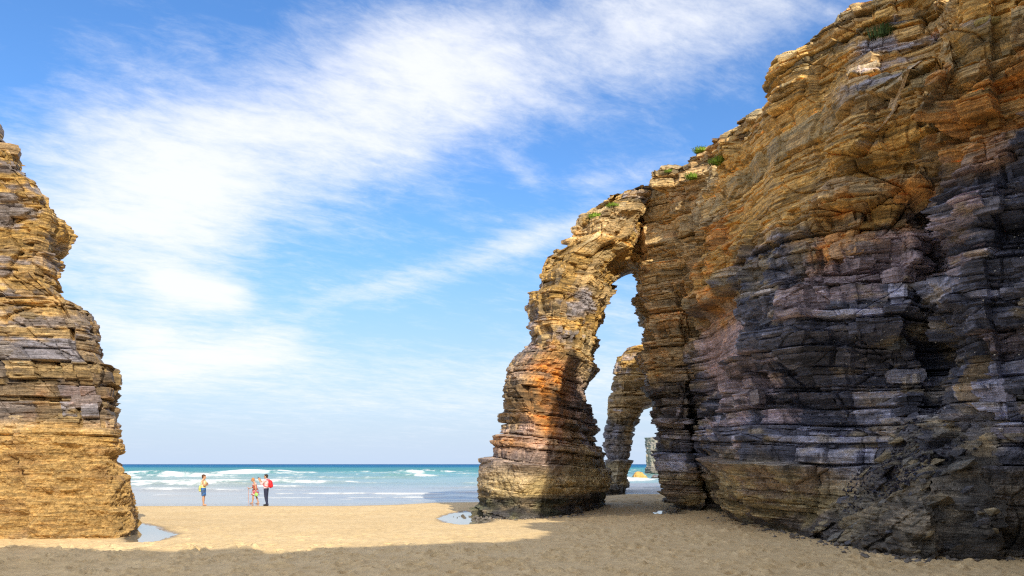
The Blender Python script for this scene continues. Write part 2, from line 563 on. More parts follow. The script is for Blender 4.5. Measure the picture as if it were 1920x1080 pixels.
def build_ground():
    ys = np.concatenate([np.linspace(-45, 10.5, 30), np.geomspace(11, 75, 440), np.linspace(78, 140, 12)])
    core = np.linspace(-1, 1, 520)
    far = np.array([1.15, 1.5, 2.2, 3.4, 5.0])
    t = np.concatenate([-far[::-1], core, far])
    X = t[None, :] * (0.74 * np.maximum(np.abs(ys), 11) + 1.5)[:, None]
    Y = np.broadcast_to(ys[:, None], X.shape).copy()
    X = X.astype(np.float32); Y = Y.astype(np.float32)
    Z = ground_z(X, Y)
    s = shore(X)
    dry = sstep(s - Y, 0.3, 3.0)
    # trampled sand: scuffs and foot marks
    tr = np.zeros_like(X)
    for cell, depth, rad, sd in ((0.75, 0.060, 0.13, 1), (0.46, 0.034, 0.085, 2)):
        cx = np.floor(X / cell); cy = np.floor(Y / cell)
        for ox in (-1, 0, 1):
            for oy in (-1, 0, 1):
                gx = cx + ox; gy = cy + oy
                k = (gx.astype(np.int64) * 7919 + gy.astype(np.int64) * 104729 + sd * 977)
                jx = HASH[k & 65535]; jy = HASH[(k * 31 + 17) & 65535]; hr = HASH[(k * 131 + 7) & 65535]; hd = HASH[(k * 77 + 5) & 65535]
                ddx = X - (gx + jx) * cell; ddy = Y - (gy + jy) * cell
                ca, sa = np.cos(hr * 6.28), np.sin(hr * 6.28)
                u = (ddx * ca + ddy * sa) / (rad * 1.5); v = (-ddx * sa + ddy * ca) / (rad * 0.75)
                q = u * u + v * v
                tr += depth * (hd > 0.45) * (0.5 + hd) * (-np.exp(-q * 1.5) + 0.45 * np.exp(-(np.sqrt(q) - 1.5) ** 2 * 4))
    patch = sstep(vnoise(X, Y, 0 * X, 0.22, 95) + 0.35, -0.2, 0.6)
    calm = 1 - 0.65 * sstep(2.5 - X, 0, 2) * sstep(Y, 19.5, 22)
    Z = Z + 2.1 * tr * dry * calm * (0.35 + 0.65 * patch) * np.where(Y < 60, 1, 0)
    Z = Z + 0.010 * fbm(X, Y, 0 * X, 1.4, 3, 96) * dry
    for pl in POOLS:
        Z = Z - 0.075 * (1 - sstep(pool_r(pl, X, Y) + 0.10 * vnoise(X, Y, 0 * X, 1.6, 99), 0.72, 1.22))
    wet = 1 - sstep(s - Y, -0.2, 1.0 )
    for pl in POOLS:
        wet = np.maximum(wet, 0.8 * (1 - sstep(pool_r(pl, X, Y) + 0.12 * vnoise(X, Y, 0 * X, 1.1, 97), 1.0, 1.40)))
    # damp sand in the hollow that runs under the arch to the sea
    r = np.abs(X - np.interp(Y, [30, 34, 40, 60], [0.5, 3.6, 5.2, 9.5])) / np.interp(Y, [30, 36, 60], [1.2, 2.6, 3.0])
    wet = np.maximum(wet, 0.45 * (1 - sstep(r + 0.15 * vnoise(X, Y, 0 * X, 0.5, 98), 0.75, 1.2)) * sstep(Y, 29.5, 32))
    V = np.stack([X, Y, Z], -1).reshape(-1, 3)
    me = np_mesh('sand', V, grid_quads(*X.shape), attrs={'Wet': wet}, smooth=True)
    m, t, p = mat('beach sand')
    geo = t.node('ShaderNodeNewGeometry'); pos = geo.outputs['Position']
    at = t.node('ShaderNodeAttribute', attribute_name='Wet')
    wv = at.outputs['Fac']
    n1 = t.noise(pos, 0.5, 5, 0.6); n2 = t.noise(pos, 14.0, 5, 0.7); n3 = t.noise(t.scalevec(pos, (1, 0.6, 1)), 3.2, 6, 0.65)
    c = t.mix(t.smooth(n1, 0.3, 0.7), (0.73, 0.535, 0.285, 1), (0.79, 0.595, 0.335, 1))
    f = t.m('MULTIPLY', t.smooth(n2, 0.25, 0.75, 0.82, 1.15), t.smooth(n3, 0.25, 0.75, 0.86, 1.10))
    c = t.vm('MULTIPLY', c, t.comb(f, f, f))
    grit = t.smooth(t.noise(t.scalevec(pos, (1, 0.5, 1)), 6.0, 6, 0.75), 0.62, 0.72, 0.0, 0.62)
    c = t.mix(grit, c, (0.16, 0.115, 0.07, 1))
    c = t.mix(wv, c, (0.27, 0.205, 0.125, 1))
    t.l.new(c, p.inputs['Base Color'])
    t.l.new(t.smooth(wv, 0.35, 0.95, 0.92, 0.10), p.inputs['Roughness'])
    t.l.new(t.smooth(wv, 0.2, 1.0, 0.15, 0.6), p.inputs['Specular IOR Level'])
    b = t.node('ShaderNodeBump'); b.inputs['Distance'].default_value = 0.05
    t.l.new(t.smooth(wv, 0.0, 0.7, 0.65, 0.02), b.inputs['Strength'])
    t.l.new(t.m('ADD', n3, t.m('MULTIPLY', n2, 0.35)), b.inputs['Height'])
    t.l.new(b.outputs[0], p.inputs['Normal'])
    o = add('sand_beach', me, m)
    finish(o, 'golden sand beach with scuffed foot marks, damp towards the sea', kind='structure')
    # sea bed and land under everything, out to the horizon
    bm = bmesh.new()
    vs = [bm.verts.new(v) for v in ((-9000, -3000, -3.2), (9000, -3000, -3.2), (9000, 9000, -3.2), (-9000, 9000, -3.2))]
    bm.faces.new(vs)
    me = bpy.data.meshes.new('ground'); bm.to_mesh(me); bm.free()
    finish(add('ground', me, plain('sea bed', (0.25, 0.2, 0.13))), kind='structure')


build_ground()


# ------------------------------------------------------------------ sea
SEA_Z = -0.17


def build_sea():
    ys = np.concatenate([np.geomspace(41.5, 420, 360), np.geomspace(426, 9000, 60)])
    t = np.linspace(-1, 1, 400)
    X = (t[None, :] * (0.86 * ys + 14)[:, None]).astype(np.float32)
    Y = np.broadcast_to(ys[:, None], X.shape).astype(np.float32).copy()
    z0 = 0 * X
    off = 2.2 * vnoise(X, z0, z0, 0.06, 201)
    H = np.zeros_like(X); foam = np.zeros_like(X)
    # lines of breakers: distance, x centre, half length, height, foam width in front, strength
    lines = [
        (205, -25, 75, 0.95, 9, 0.9), (182, -64, 52, 1.15, 14, 1.1), (172, 5, 22, 1.0, 12, 1.1), (148, -85, 45, 0.75, 9, 1.0), (150, -20, 40, 0.7, 9, .9),
        (122, -40, 32, 0.5, 6, 0.8), (112, 5, 16, 0.5, 6, 0.8), (98, -40, 25, 0.50, 5, 1.0), (90, -12, 18, 0.40, 4, 0.85), (84, -36, 9, 0.42, 4.0, 1.0),
        (76, -20, 8, 0.34, 3.2, 1.0), (75, 2, 14, 0.3, 3.0, 0.8), (68, -26, 10, 0.26, 2.5, 0.8), (63, -6, 8, 0.2, 2.4, 0.9),
        (57, -20, 9, 0.15, 1.6, 0.75), (55, -9, 7, 0.14, 1.6, 0.8), (250, 10, 60, 0.9, 8, 0.7), (51.5, -17, 11, 0.07, 1.6, 0.8), (50.5, -4, 8, 0.07, 1.6, 0.8), (48.5, -13, 6, 0.05, 1.2, 0.7), (53.5, -10, 12, 0.09, 1.6, 0.9), (60, -14, 10, 0.16, 2.4, 1.0), (82, 12, 8, 0.4, 6, 1.1), (70, 11, 6, 0.3, 5, 1.2), (64, 11, 6, 0.25, 4, 1.2), (110, 16, 9, 0.5, 8, 1.2),
    ]
    for i, (yc, xc, hl, h, fw, st) in enumerate(lines):
        c = yc + off * (0.4 + yc / 130) + 1.2 * vnoise(X, z0 + i * 3.1, z0, 0.16, 210 + i) * (yc / 90)
        env = sstep(1 - np.abs(X - xc) / hl, 0.0, 0.3) * (0.75 + 0.5 * vnoise(X, z0 + i, z0, 0.09, 240))
        dd = Y - c
        wback = h * 4.5; wfront = h * 1.6 + 0.3
        prof = np.where(dd > 0, np.exp(-(dd / wback) ** 2), np.exp(-(dd / wfront) ** 2))
        H += h * env * prof
        fr = np.where(dd > 0, np.exp(-(dd / (h * 1.0 + .15)) ** 2), sstep(1 + dd / (0.5 * fw), 0.0, 0.9))
        n = vnoise(X, Y * 0.6, z0 + i, 0.35, 260) * 0.6 + vnoise(X, Y, z0, 1.2, 261) * 0.45
        foam = np.maximum(foam, 0.86 * st * fr * env * np.clip(0.74 + n * 1.0, 0, 1.2))
    # lacy foam left behind close to the beach
    lace = 1 - np.abs(fbm(X * 0.5, Y * 1.2, z0, 0.35, 4, 270))* 2.6
    foam = np.maximum(foam, np.clip(lace, 0, 1) * 0.20 * sstep(130 - Y, 0, 60))
    inlet = np.exp(-((X - Y * 0.165) / (Y * 0.03)) ** 2) * sstep(105 - Y, 0, 25)
    foam = np.maximum(foam, inlet * np.clip(0.75 + 1.0 * fbm(X, Y * 1.6, z0, 0.5, 3, 280), 0, 1))
    swell = 0.16 * np.sin(Y * 0.42 + off + 2 * vnoise(X, Y, z0, 0.03, 220)) * sstep(Y, 60, 200)
    chop = 0.10 * fbm(X * 0.5, Y, z0, 0.45, 3, 230) * sstep(Y, 47, 90)
    ch2 = 0.28 * fbm(X * 0.35, Y, z0, 0.07, 3, 235) * sstep(Y, 150, 400)
    fade = 1 - sstep(Y, 500, 1600)
    Z = SEA_Z + H + (swell + chop + ch2) * fade + 0.03 * foam
    Z = np.where(Y < 52, SEA_Z + (Z - SEA_Z) * sstep(Y, 44, 52), Z)
    D = Y + 25 * vnoise(X, Y, z0, 0.012, 291) + 5 * vnoise(X * .5, Y, z0, 0.05, 292)
    C = full((0.38, 0.39, 0.385), X)
    C = lerp(C, np.array([0.24, 0.36, 0.33]), sstep(D, 60, 95))
    C = lerp(C, np.array([0.12, 0.31, 0.29]), sstep(D, 95, 165))
    C = lerp(C, np.array([0.085, 0.285, 0.325]), sstep(D, 165, 260))
    C = lerp(C, np.array([0.014, 0.150, 0.310]), sstep(D, 300, 750))
    C = lerp(C, np.array([0.020, 0.115, 0.285]), sstep(D, 750, 2200))
    st_ = vnoise(X * 0.3, Y, z0, 0.05, 295) * 0.5 + vnoise(X * 0.25, Y, z0, 0.2, 296) * 0.5
    C = C * (1 + 0.28 * st_ * sstep(Y, 70, 200))[..., None]
    C = lerp(C, np.array([0.30, 0.36, 0.24]), 0.7 * sstep(H, 0.16, 0.5) * sstep(130 - Y, 0, 30))
    V = np.stack([X, Y, Z], -1).reshape(-1, 3)
    me = np_mesh('sea', V, grid_quads(*X.shape), col=C.reshape(-1, 3), attrs={'Foam': foam}, smooth=True)
    m, t, p = mat('sea water')
    geo = t.node('ShaderNodeNewGeometry'); pos = geo.outputs['Position']
    cat = t.node('ShaderNodeAttribute', attribute_name='Col')
    fa = t.node('ShaderNodeAttribute', attribute_name='Foam').outputs['Fac']
    n1 = t.noise(t.scalevec(pos, (0.6, 1.0, 1)), 2.0, 6, 0.7); n2 = t.noise(t.scalevec(pos, (0.35, 1.0, 1)), 0.8, 5, 0.6)
    ff = t.smooth(t.m('ADD', fa, t.m('MULTIPLY', t.m('SUBTRACT', n1, 0.5), 0.9)), 0.22, 0.62)
    c = t.mix(ff, cat.outputs['Color'], (0.72, 0.745, 0.75, 1))
    t.l.new(c, p.inputs['Base Color'])
    t.l.new(t.m('MAXIMUM', t.smooth(ff, 0, 1, 0.22, 0.85), t.smooth(t.sep(pos)[1], 90, 320, 0.0, 0.75)), p.inputs['Roughness'])
    sp = t.smooth(t.sep(pos)[1], 90, 320, 0.65, 0.24)
    t.l.new(t.m('MULTIPLY', sp, t.smooth(ff, 0, 1, 1.0, 0.25)), p.inputs['Specular IOR Level'])
    p.inputs['IOR'].default_value = 1.33
    b = t.node('ShaderNodeBump'); b.inputs['Distance'].default_value = 0.25
    t.l.new(t.smooth(t.sep(pos)[1], 47, 80, 0.03, 0.5), b.inputs['Strength'])
    t.l.new(t.m('ADD', n2, t.m('MULTIPLY', n1, 0.3)), b.inputs['Height'])
    t.l.new(b.outputs[0], p.inputs['Normal'])
    finish(add('sea', me, m), 'turquoise sea with lines of white breakers rolling in', kind='structure')


build_sea()

# pools of sea water left on the sand
def pool_material():
    m, t, p = mat('still water')
    p.inputs['Base Color'].default_value = (0.30, 0.27, 0.21, 1)
    p.inputs['Roughness'].default_value = 0.03
    p.inputs['Specular IOR Level'].default_value = 1.0
    geo = t.node('ShaderNodeNewGeometry')
    n = t.noise(geo.outputs['Position'], 2.5, 3, 0.5)
    b = t.node('ShaderNodeBump'); b.inputs['Strength'].default_value = 0.05; b.inputs['Distance'].default_value = 0.02
    t.l.new(n, b.inputs['Height']); t.l.new(b.outputs[0], p.inputs['Normal'])
    return m


M_POOL = pool_material()


def pool(pts, label, sink):
    P = np.array(pts, np.float32); c = P.mean(0)
    gx, gy = np.meshgrid(np.linspace(-1.4, 1.4, 60), np.linspace(-1.4, 1.4, 60))
    X = c[0] + gx * np.abs(P[:, 0] - c[0]).max(); Y = c[1] + gy * np.abs(P[:, 1] - c[1]).max()
    keep = (pool_r(pts, X, Y) < 1.22).ravel()
    q = grid_quads(60, 60); q = q[keep[q].all(1)]
    used = np.unique(q); remap = np.zeros(3600, int); remap[used] = np.arange(len(used))
    V = np.stack([X, Y, 0 * X + gz(c[0], c[1]) - sink], -1).reshape(-1, 3)[used]
    me = np_mesh('tide_pool_water', V, remap[q], smooth=True)
    finish(add('tide_pool_water', me, M_POOL), label, kind='structure')


pool(POOLS[0], 'shallow pool of sky-bright water at the foot of the left stack', 0.022)
pool(POOLS[1], 'small bright pool beside the foot of the rock arch', 0.022)
pool(POOLS[2], 'small dark puddle at the cliff nose', 0.022)


# ------------------------------------------------------------------ rock slabs scattered as parts
SLAB_MESH = {}


def slab_mesh(seed, colv):
    r = np.random.default_rng(seed)
    n = 10
    ang = np.sort((np.arange(n) + r.uniform(-0.35, 0.35, n)) / n * 2 * np.pi)
    rad = r.uniform(0.75, 1.05, n)
    ex = 0.55
    ring = np.stack([np.sign(np.cos(ang)) * np.abs(np.cos(ang)) ** ex * rad, np.sign(np.sin(ang)) * np.abs(np.sin(ang)) ** ex * rad], -1)
    prof = [(-0.5, 0.55), (-0.46, 0.86), (-0.12, 0.93), (-0.08, 0.99), (0.16, 1.0), (0.22, 0.93), (0.44, 0.90), (0.5, 0.6)]
    V = []
    for z, s in prof:
        j = 1 + r.normal(0, 0.035, n)
        V.append(np.concatenate([ring * (s * j)[:, None], np.full((n, 1), z) + r.normal(0, 0.035, (n, 1))], 1))
    V = np.concatenate(V)
    q = grid_quads(len(prof), n, True)
    bm = bmesh.new()
    vs = [bm.verts.new(v) for v in V]
    for f in q:
        bm.faces.new([vs[i] for i in f])
    bm.faces.new(vs[:n][::-1]); bm.faces.new(vs[-n:])
    me = bpy.data.meshes.new('rock_slab')
    bm.to_mesh(me); bm.free()
    at = me.attributes.new('Col', 'FLOAT_COLOR', 'POINT')
    c4 = np.ones((len(me.vertices), 4), np.float32)
    c4[:, :3] = np.clip(colv[None] * (1 + r.normal(0, 0.10, (len(me.vertices), 1))), 0.02, 0.9)
    at.data.foreach_set('color', c4.ravel())
    return me


def scatter_slabs(parent, V, C, N, count, seed, zrange, keep, size=(0.35, 1.1), tilt=(0.03, -0.02), base=(0, 0, 0)):
    r = np.random.default_rng(seed)
    nr, nc = N.shape[:2]
    made = 0; tries = 0
    while made < count and tries < count * 60:
        tries += 1
        i = int(r.integers(0, nr)); j = int(r.integers(0, nc))
        p = V[i, j]
        if not (zrange[0] < p[2] < zrange[1]) or not keep(p, N[i, j]):
            continue
        i0, i1 = max(0, i - 12), min(nr, i + 12)
        j0, j1 = max(0, j - 12), min(nc, j + 12)
        nm = N[i, j]
        L = r.uniform(*size); T = L * r.uniform(0.16, 0.5); Dp = r.uniform(0.22, 0.5)
        dloc = ((V[i0:i1, j0:j1, 0] - p[0]) * nm[0] + (V[i0:i1, j0:j1, 1] - p[1]) * nm[1])
        out = float(np.median(dloc))
        c = np.median(C[i0:i1, j0:j1].reshape(-1, 3), 0) * r.uniform(0.85, 1.2)
        me = slab_mesh(int(r.integers(0, 1 << 30)), c)
        o = add('rock_slab', me, M_ROCK, parent)
        pos = (p[0] + nm[0] * (out - Dp * 0.7), p[1] + nm[1] * (out - Dp * 0.7), p[2])
        tang = math.atan2(nm[0], -nm[1])
        o.matrix_local = (Matrix.Translation(Vector(pos) - Vector(base)) @ Matrix.Rotation(tang + r.normal(0, 0.12), 4, 'Z')
                          @ Matrix.Rotation(r.normal(0, 0.05), 4, 'Y') @ Matrix.Rotation(r.normal(0, 0.06), 4, 'X')
                          @ Matrix.Diagonal((L * 0.5, Dp, T, 1)))
        made += 1


# ------------------------------------------------------------------ the left stack
def stack_xr(py):
    pyv = [-200, -100, 0, 100, 200, 255, 275, 290, 330, 345, 370, 400, 430, 460, 500, 525, 545, 575, 620, 660, 690, 730, 800, 820, 850, 870, 930, 965, 1010, 1060]
    xv = [-330, -250, -170, -100, -34, -6, 26, 50, 70, 84, 104, 118, 112, 105, 98, 105, 128, 158, 183, 185, 213, 223, 232, 232, 222, 234, 244, 252, 250, 252]
    return np.interp(py - 10, pyv, xv) + np.interp(py, [700, 900], [0, 9])


def build_stack():
    YF = 23.0
    lv = []
    for py in list(range(1050, 250, -14)) + [240, 200, 150, 100, 50, 0, -60]:
        z = zpy(py, YF + 1.4)
        xr = px(stack_xr(py), YF)
        lean = 0.03 * max(0, z)
        k = xr / YF
        lv.append((z, poly((xr - 0.75, YF - 0.1 + lean), (k * (YF + 0.8) - 0.30, YF + 0.8 + lean), (k * (YF + 3.4) - 0.35, YF + 3.4), (k * (YF + 7) - 1.6, YF + 7), (xr - 9, YF + 9.5), (xr - 17, YF + 9),
                           (xr - 18, YF + 2.5), (xr - 12, YF + 0.3 + lean), (xr - 6, YF - 0.25 + lean), (xr - 3, YF - 0.45 + lean))))
    lv = [l for l in lv]
    seg = [46, 90, 40, 14, 12, 8, 10, 50, 95, 75]

    def coat(x, y, z):
        return sstep(3.35 + 0.5 * vnoise(x, y, z, 0.5, 400) - z, -0.2, 0.5)

    def colour(V, N, info, Z):
        x, y, z = V[..., 0], V[..., 1], V[..., 2]
        n1 = fbm(x, y, z * 1.6, 0.35, 4, 410); n2 = fbm(x, y, z * 2.5, 1.3, 3, 420)
        C = full(OCHRE * 0.95, z)
        C = lerp(C, CREAM, np.clip(0.5 * (info['h2'] - 0.4) + 0.5 * n2, 0, 0.75))
        mid = sstep(z, 3.1, 3.9) * sstep(9.2 + 1.5 * n1 - z, 0, 1.6)
        gm = lerp(full(BROWN * 1.0, z), SLATE_L * 0.6, 0.8 * sstep(info['h1'] + 0.5 * n1, 0.5, 0.95))
        gm = lerp(gm, TAN * 0.95, sstep(info['l2'] + n2 * 0.7, 0.55, 0.95))
        gm = lerp(gm, SLATE * 1.1, 0.55 * sstep(info['h2'] - 0.5 * n1, 0.6, 0.9))
        gm = lerp(gm, OCHRE, 0.75 * sstep(z + 2 * n2, 6.4, 8.0))
        C = lerp(C, gm, mid * 0.95)
        C = lerp(C, RUST, 0.75 * sstep(n1, 0.15, 0.55) * sstep(z, 3.2, 3.8) * sstep(5.2 - z, 0, 1))
        C = lerp(C, SLATE * 1.2, 0.75 * sstep(n2 + n1, 0.35, 0.9) * sstep(z, 6, 8))
        co = coat(x, y, z)
        bc = lerp(full(BARN, z), np.array([0.30, 0.18, 0.07]), sstep(n2, -0.1, 0.6))
        C = lerp(C, bc, co)
        C = lerp(C, BROWN, 0.35 * sstep(0.25 + 0.3 * n2 - z, 0, 0.4))
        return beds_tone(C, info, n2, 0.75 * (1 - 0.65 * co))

    V, q, C, N = loft(lv, seg, 0.034, amp=0.68, coat=coat, colour=colour, tilt=(0.0, 0.0))
    base = np.array([-16.0, 26.0, 0.0])
    me = np_mesh('rock_stack', V.reshape(-1, 3) - base, q, col=C.reshape(-1, 3))
    o = add('rock_stack', me, M_ROCK, loc=base)
    finish(o, 'tall ochre rock stack of thin layers on the left, cut off by the picture edge', 'rock stack')
    scatter_slabs(o, V, C, N, 45, 5, (3.3, 12.5), lambda p, n: n[1] < 0.3 and p[0] / p[1] > -0.70 and n[0] > -0.6, (0.35, 0.95), base=base)


build_stack()


# ------------------------------------------------------------------ the rock arch beside the cliff
def build_arch():
    #       py   xl    xr    Yl    Yf    Yf2   Yr    Yb
    T = [(1000, 868, 1128, 33.2, 30.6, 32.6, 41.0, 44),
         (972, 872, 1130, 33.2, 30.6, 32.6, 41.0, 44),
         (952, 882, 1130, 33.4, 30.9, 32.9, 41.0, 44),
         (944, 897, 1130, 34.0, 31.9, 33.6, 41.0, 44),
         (930, 899, 1136, 34.0, 31.7, 33.4, 41.0, 44),
         (900, 907, 1140, 34.0, 31.6, 33.2, 41.0, 44),
         (870, 920, 1133, 34.0, 31.8, 33.3, 41.0, 44),
         (845, 936, 1126, 34.2, 32.0, 33.5, 41.0, 44),
         (815, 940, 1102, 34.4, 32.3, 33.8, 41.0, 43.6),
         (810, 948, 1110, 34.4, 32.4, 33.8, 41.0, 43.6),
         (770, 946, 1101, 34.6, 32.7, 34.2, 40.6, 43),
         (735, 943, 1094, 34.8, 33.0, 34.4, 40.0, 42.5),
         (715, 954, 1096, 35.0, 33.2, 34.4, 39.6, 42.3),
         (690, 963, 1114, 35.2, 33.4, 34.3, 39.4, 42),
         (655, 990, 1110, 35.4, 33.6, 34.4, 39.2, 42),
         (640, 1002, 1113, 35.6, 33.8, 34.5, 39.0, 42),
         (590, 993, 1127, 35.8, 34.0, 34.8, 39.0, 42),
         (555, 996, 1146, 36.0, 34.4, 35.2, 39.2, 42),
         (530, 1003, 1156, 36.2, 34.8, 35.5, 39.4, 42),
         (507, 1010, 1168, 36.4, 35.2, 35.8, 39.6, 42),
         (492, 1020, 1180, 36.5, 35.4, 36.0, 39.8, 42),
         (482, 1030, 1214, 36.6, 35.8, 36.2, 40.0, 42),
         (463, 1064, 1222, 36.8, 35.9, 36.2, 40.0, 42),
         (430, 1080, 1236, 37.0, 36.2, 36.4, 40.0, 42),
         (402, 1100, 1240, 37.4, 36.6, 36.6, 40.0, 42),
         (385, 1124, 1240, 37.6, 36.9, 36.8, 40.0, 42),
         (374, 1143, 1236, 37.8, 37.2, 37.0, 40.0, 41.5),
         (362, 1154, 1196, 38.0, 37.5, 37.3, 40.0, 41)]
    lv = []
    TT = np.array(T, float)[::-1]
    for z in np.concatenate([np.arange(-0.9, 16.1, 0.16), [16.1]]):
        p0 = 870 - (z - CAM_H) / 37.0 * F
        Yl, Yf, Yf2, Yr, Yb = [float(np.interp(p0, TT[:, 0], TT[:, c])) for c in (3, 4, 5, 6, 7)]
        xl = float(np.interp(870 - (z - CAM_H) / (Yl + 0.2) * F, TT[:, 0], TT[:, 1]))
        xr = float(np.interp(870 - (z - CAM_H) / (Yr - 0.6) * F, TT[:, 0], TT[:, 2]))
        xr = max(xr, xl + 24)
        wd = xr - xl
        a = px(xl + 0.34 * wd, Yf); b = px(xl + 0.66 * wd, Yf2)
        lv.append((z, poly((px(xl, Yl), Yl), (px(xl + 0.08 * wd, Yf + 1.1), Yf + 1.1), (a, Yf), (b, Yf2), (px(xl + 0.86 * wd, Yf2 + (Yr - Yf2) * 0.45), Yf2 + (Yr - Yf2) * 0.45),
                           (px(xr, Yr), Yr), (px(xr - 0.06 * wd, Yr + 2), Yr + 2), (px(xl + 0.6 * wd, Yb), Yb), (px(xl + 0.12 * wd, Yl + 3), Yl + 3))))
    seg = [26, 50, 62, 60, 60, 24, 14, 14, 22]

    def coat(x, y, z):
        return 0.7 * sstep(2.5 + 0.9 * vnoise(x, y, z, 0.5, 430) - z, -0.6, 0.9)

    def colour(V, N, info, Z):
        x, y, z = V[..., 0], V[..., 1], V[..., 2]
        n1 = fbm(x, y, z * 1.4, 0.32, 4, 440); n2 = fbm(x, y, z * 2.5, 1.2, 3, 450)
        C = lerp(full(OCHRE * 0.85, z), TAN, sstep(info['h1'], 0.2, 0.9))
        C = lerp(C, CREAM * 0.9, 0.6 * sstep(info['l2'] + 0.7 * n2, 0.7, 1.1))
        C = lerp(C, SLATE_L * 0.6, 0.75 * sstep(n1 + 0.5 * n2, 0.12, 0.6))
        C = lerp(C, BROWN * 1.1, 0.8 * sstep(7.4 + n1 - z, 0, 1.2))
        C = lerp(C, PURPLE, 0.5 * sstep(n1, -0.1, 0.3) * sstep(7.0 - z, 0, 1))
        org = np.exp(-(((x - 1.7) / 0.95) ** 2 + ((z - 5.6) / 1.9) ** 2))
        C = lerp(C, np.array([0.60, 0.235, 0.035]), np.clip(0.85 * org * (1.0 + 1.0 * n2 + 0.9 * (info['h2'] - 0.5)), 0, 0.95))
        org2 = np.exp(-(((x + 0.4) / 1.1) ** 2 + ((z - 3.2) / 0.4) ** 2))
        C = lerp(C, ORANGE * 0.8, np.clip(org2 * (0.7 + 0.8 * n2), 0, 0.8))
        C = lerp(C, OLIVE * 1.25, coat(x, y, z) * 0.95)
        band = sstep(0.95 + 0.12 * n2 - z, 0, 0.2)
        C = lerp(C, lerp(full(DARK * 1.5, z), np.array([0.19, 0.15, 0.10]), sstep(n2, -0.1, 0.5)), band)
        grn = band * sstep(n1, 0.0, 0.3)
        C = lerp(C, GREEN * 0.8, 0.5 * grn)
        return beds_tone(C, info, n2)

    V, q, C, N = loft(lv, seg, 0.042, amp=0.62, coat=coat, colour=colour, tilt=(0.10, -0.02))
    base = np.array([1.5, 37.0, 0.0])
    me = np_mesh('rock_arch', V.reshape(-1, 3) - base, q, col=C.reshape(-1, 3))
    o = add('rock_arch', me, M_ROCK, loc=base)
    finish(o, 'tall leaning rock arch with an orange patch, its top touching the big cliff', 'rock arch')
    scatter_slabs(o, V, C, N, 55, 6, (6.5, 15.0), lambda p, n: n[1] < 0.4, (0.4, 1.2), tilt=(0.1, 0), base=base)
    return V, N


ARCH_V, ARCH_N = build_arch()


# ------------------------------------------------------------------ the second arch, seen through the first
def build_far_arch():
    T = [(945, 1134, 1178), (925, 1136, 1174), (905, 1138, 1175), (897, 1141, 1172), (870, 1140, 1180), (820, 1131, 1189), (780, 1138, 1199), (764, 1141, 1208),
         (756, 1142, 1222), (750, 1142, 1300), (720, 1147, 1310), (690, 1152, 1310), (665, 1157, 1310), (652, 1166, 1310), (647, 1185, 1310)]
    lv = []
    Y0 = 60.0
    for py, xl, xr in T:
        z = zpy(py, Y0); wd = xr - xl
        xm = xl + min(0.5 * wd, 26)
        lv.append((z, poly((px(xl, Y0), Y0 + 0.3), (px(xm, Y0 - 0.9), Y0 - 0.9), (px(xr, Y0 + 1), Y0 + 1), (px(xr, Y0 + 4), Y0 + 4), (px(xl + 0.4 * wd, Y0 + 4.6), Y0 + 4.6))))
    seg = [46, 70, 12, 12, 16]

    def colour(V, N, info, Z):
        x, y, z = V[..., 0], V[..., 1], V[..., 2]
        n1 = fbm(x, y, z, 0.4, 3, 460); n2 = fbm(x, y, z * 2, 1.2, 3, 465)
        C = lerp(full(OCHRE, z), TAN * 0.9, sstep(10.5 + n1 - z, 0, 2))
        C = lerp(C, np.array([0.20, 0.165, 0.145]), sstep(6.5 + n1 * 2 - z, 0, 2))
        C = lerp(C, SLATE_L * 0.7, 0.6 * sstep(n2 + n1, 0.2, 0.7))
        C = lerp(C, OLIVE, 0.7 * sstep(2.6 - z + 0.4 * n1, 0, 0.5))
        C = lerp(C, DARK * 1.5, 0.9 * sstep(0.9 - z + 0.3 * n2, 0, 0.4))
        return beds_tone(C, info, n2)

    V, q, C, N = loft(lv, seg, 0.075, amp=0.55, colour=colour)
    base = np.array([9.5, 62.0, 0.0])
    me = np_mesh('rock_arch', V.reshape(-1, 3) - base, q, col=C.reshape(-1, 3))
    o = add('rock_arch', me, M_ROCK, loc=base)
    finish(o, 'slender farther rock arch seen through the gap of the big arch', 'rock arch')


build_far_arch()


def build_sea_rock(name, label, cat, x, y, rx, ry, ztop, taper, colours, dz=0.12, bump=0.5, group=None):
    lv = []
    for f in (0, 0.25, 0.5, 0.75, 0.92, 1.0):
        z = -0.8 + (ztop + 0.8) * f
        s = taper(f)
        ang = np.arange(8) / 8 * 2 * np.pi
        lv.append((z, [(x + rx * s * math.cos(a) * (1 + 0.15 * math.sin(3 * a + x)), y + ry * s * math.sin(a)) for a in ang]))
    c0, c1, c2 = colours

    def colour(V, N, info, Z):
        xx, yy, z = V[..., 0], V[..., 1], V[..., 2]
        n = fbm(xx, yy, z, 0.6, 3, 470)
        C = lerp(full(c0, z), c1, sstep(n, -0.2, 0.4))
        return lerp(C, c2, sstep(0.25 * ztop + 0.2 * n - z, 0, 0.2 * ztop))

    V, q, C, N = loft(lv, [14] * 8, dz, cap_rows=8, amp=bump, colour=colour, top_noise=0.3)
    base = np.array([x, y, SEA_Z])
    me = np_mesh(name, V.reshape(-1, 3) - base, q, col=C.reshape(-1, 3))
    finish(add(name, me, M_ROCK, loc=base), label, cat, group)


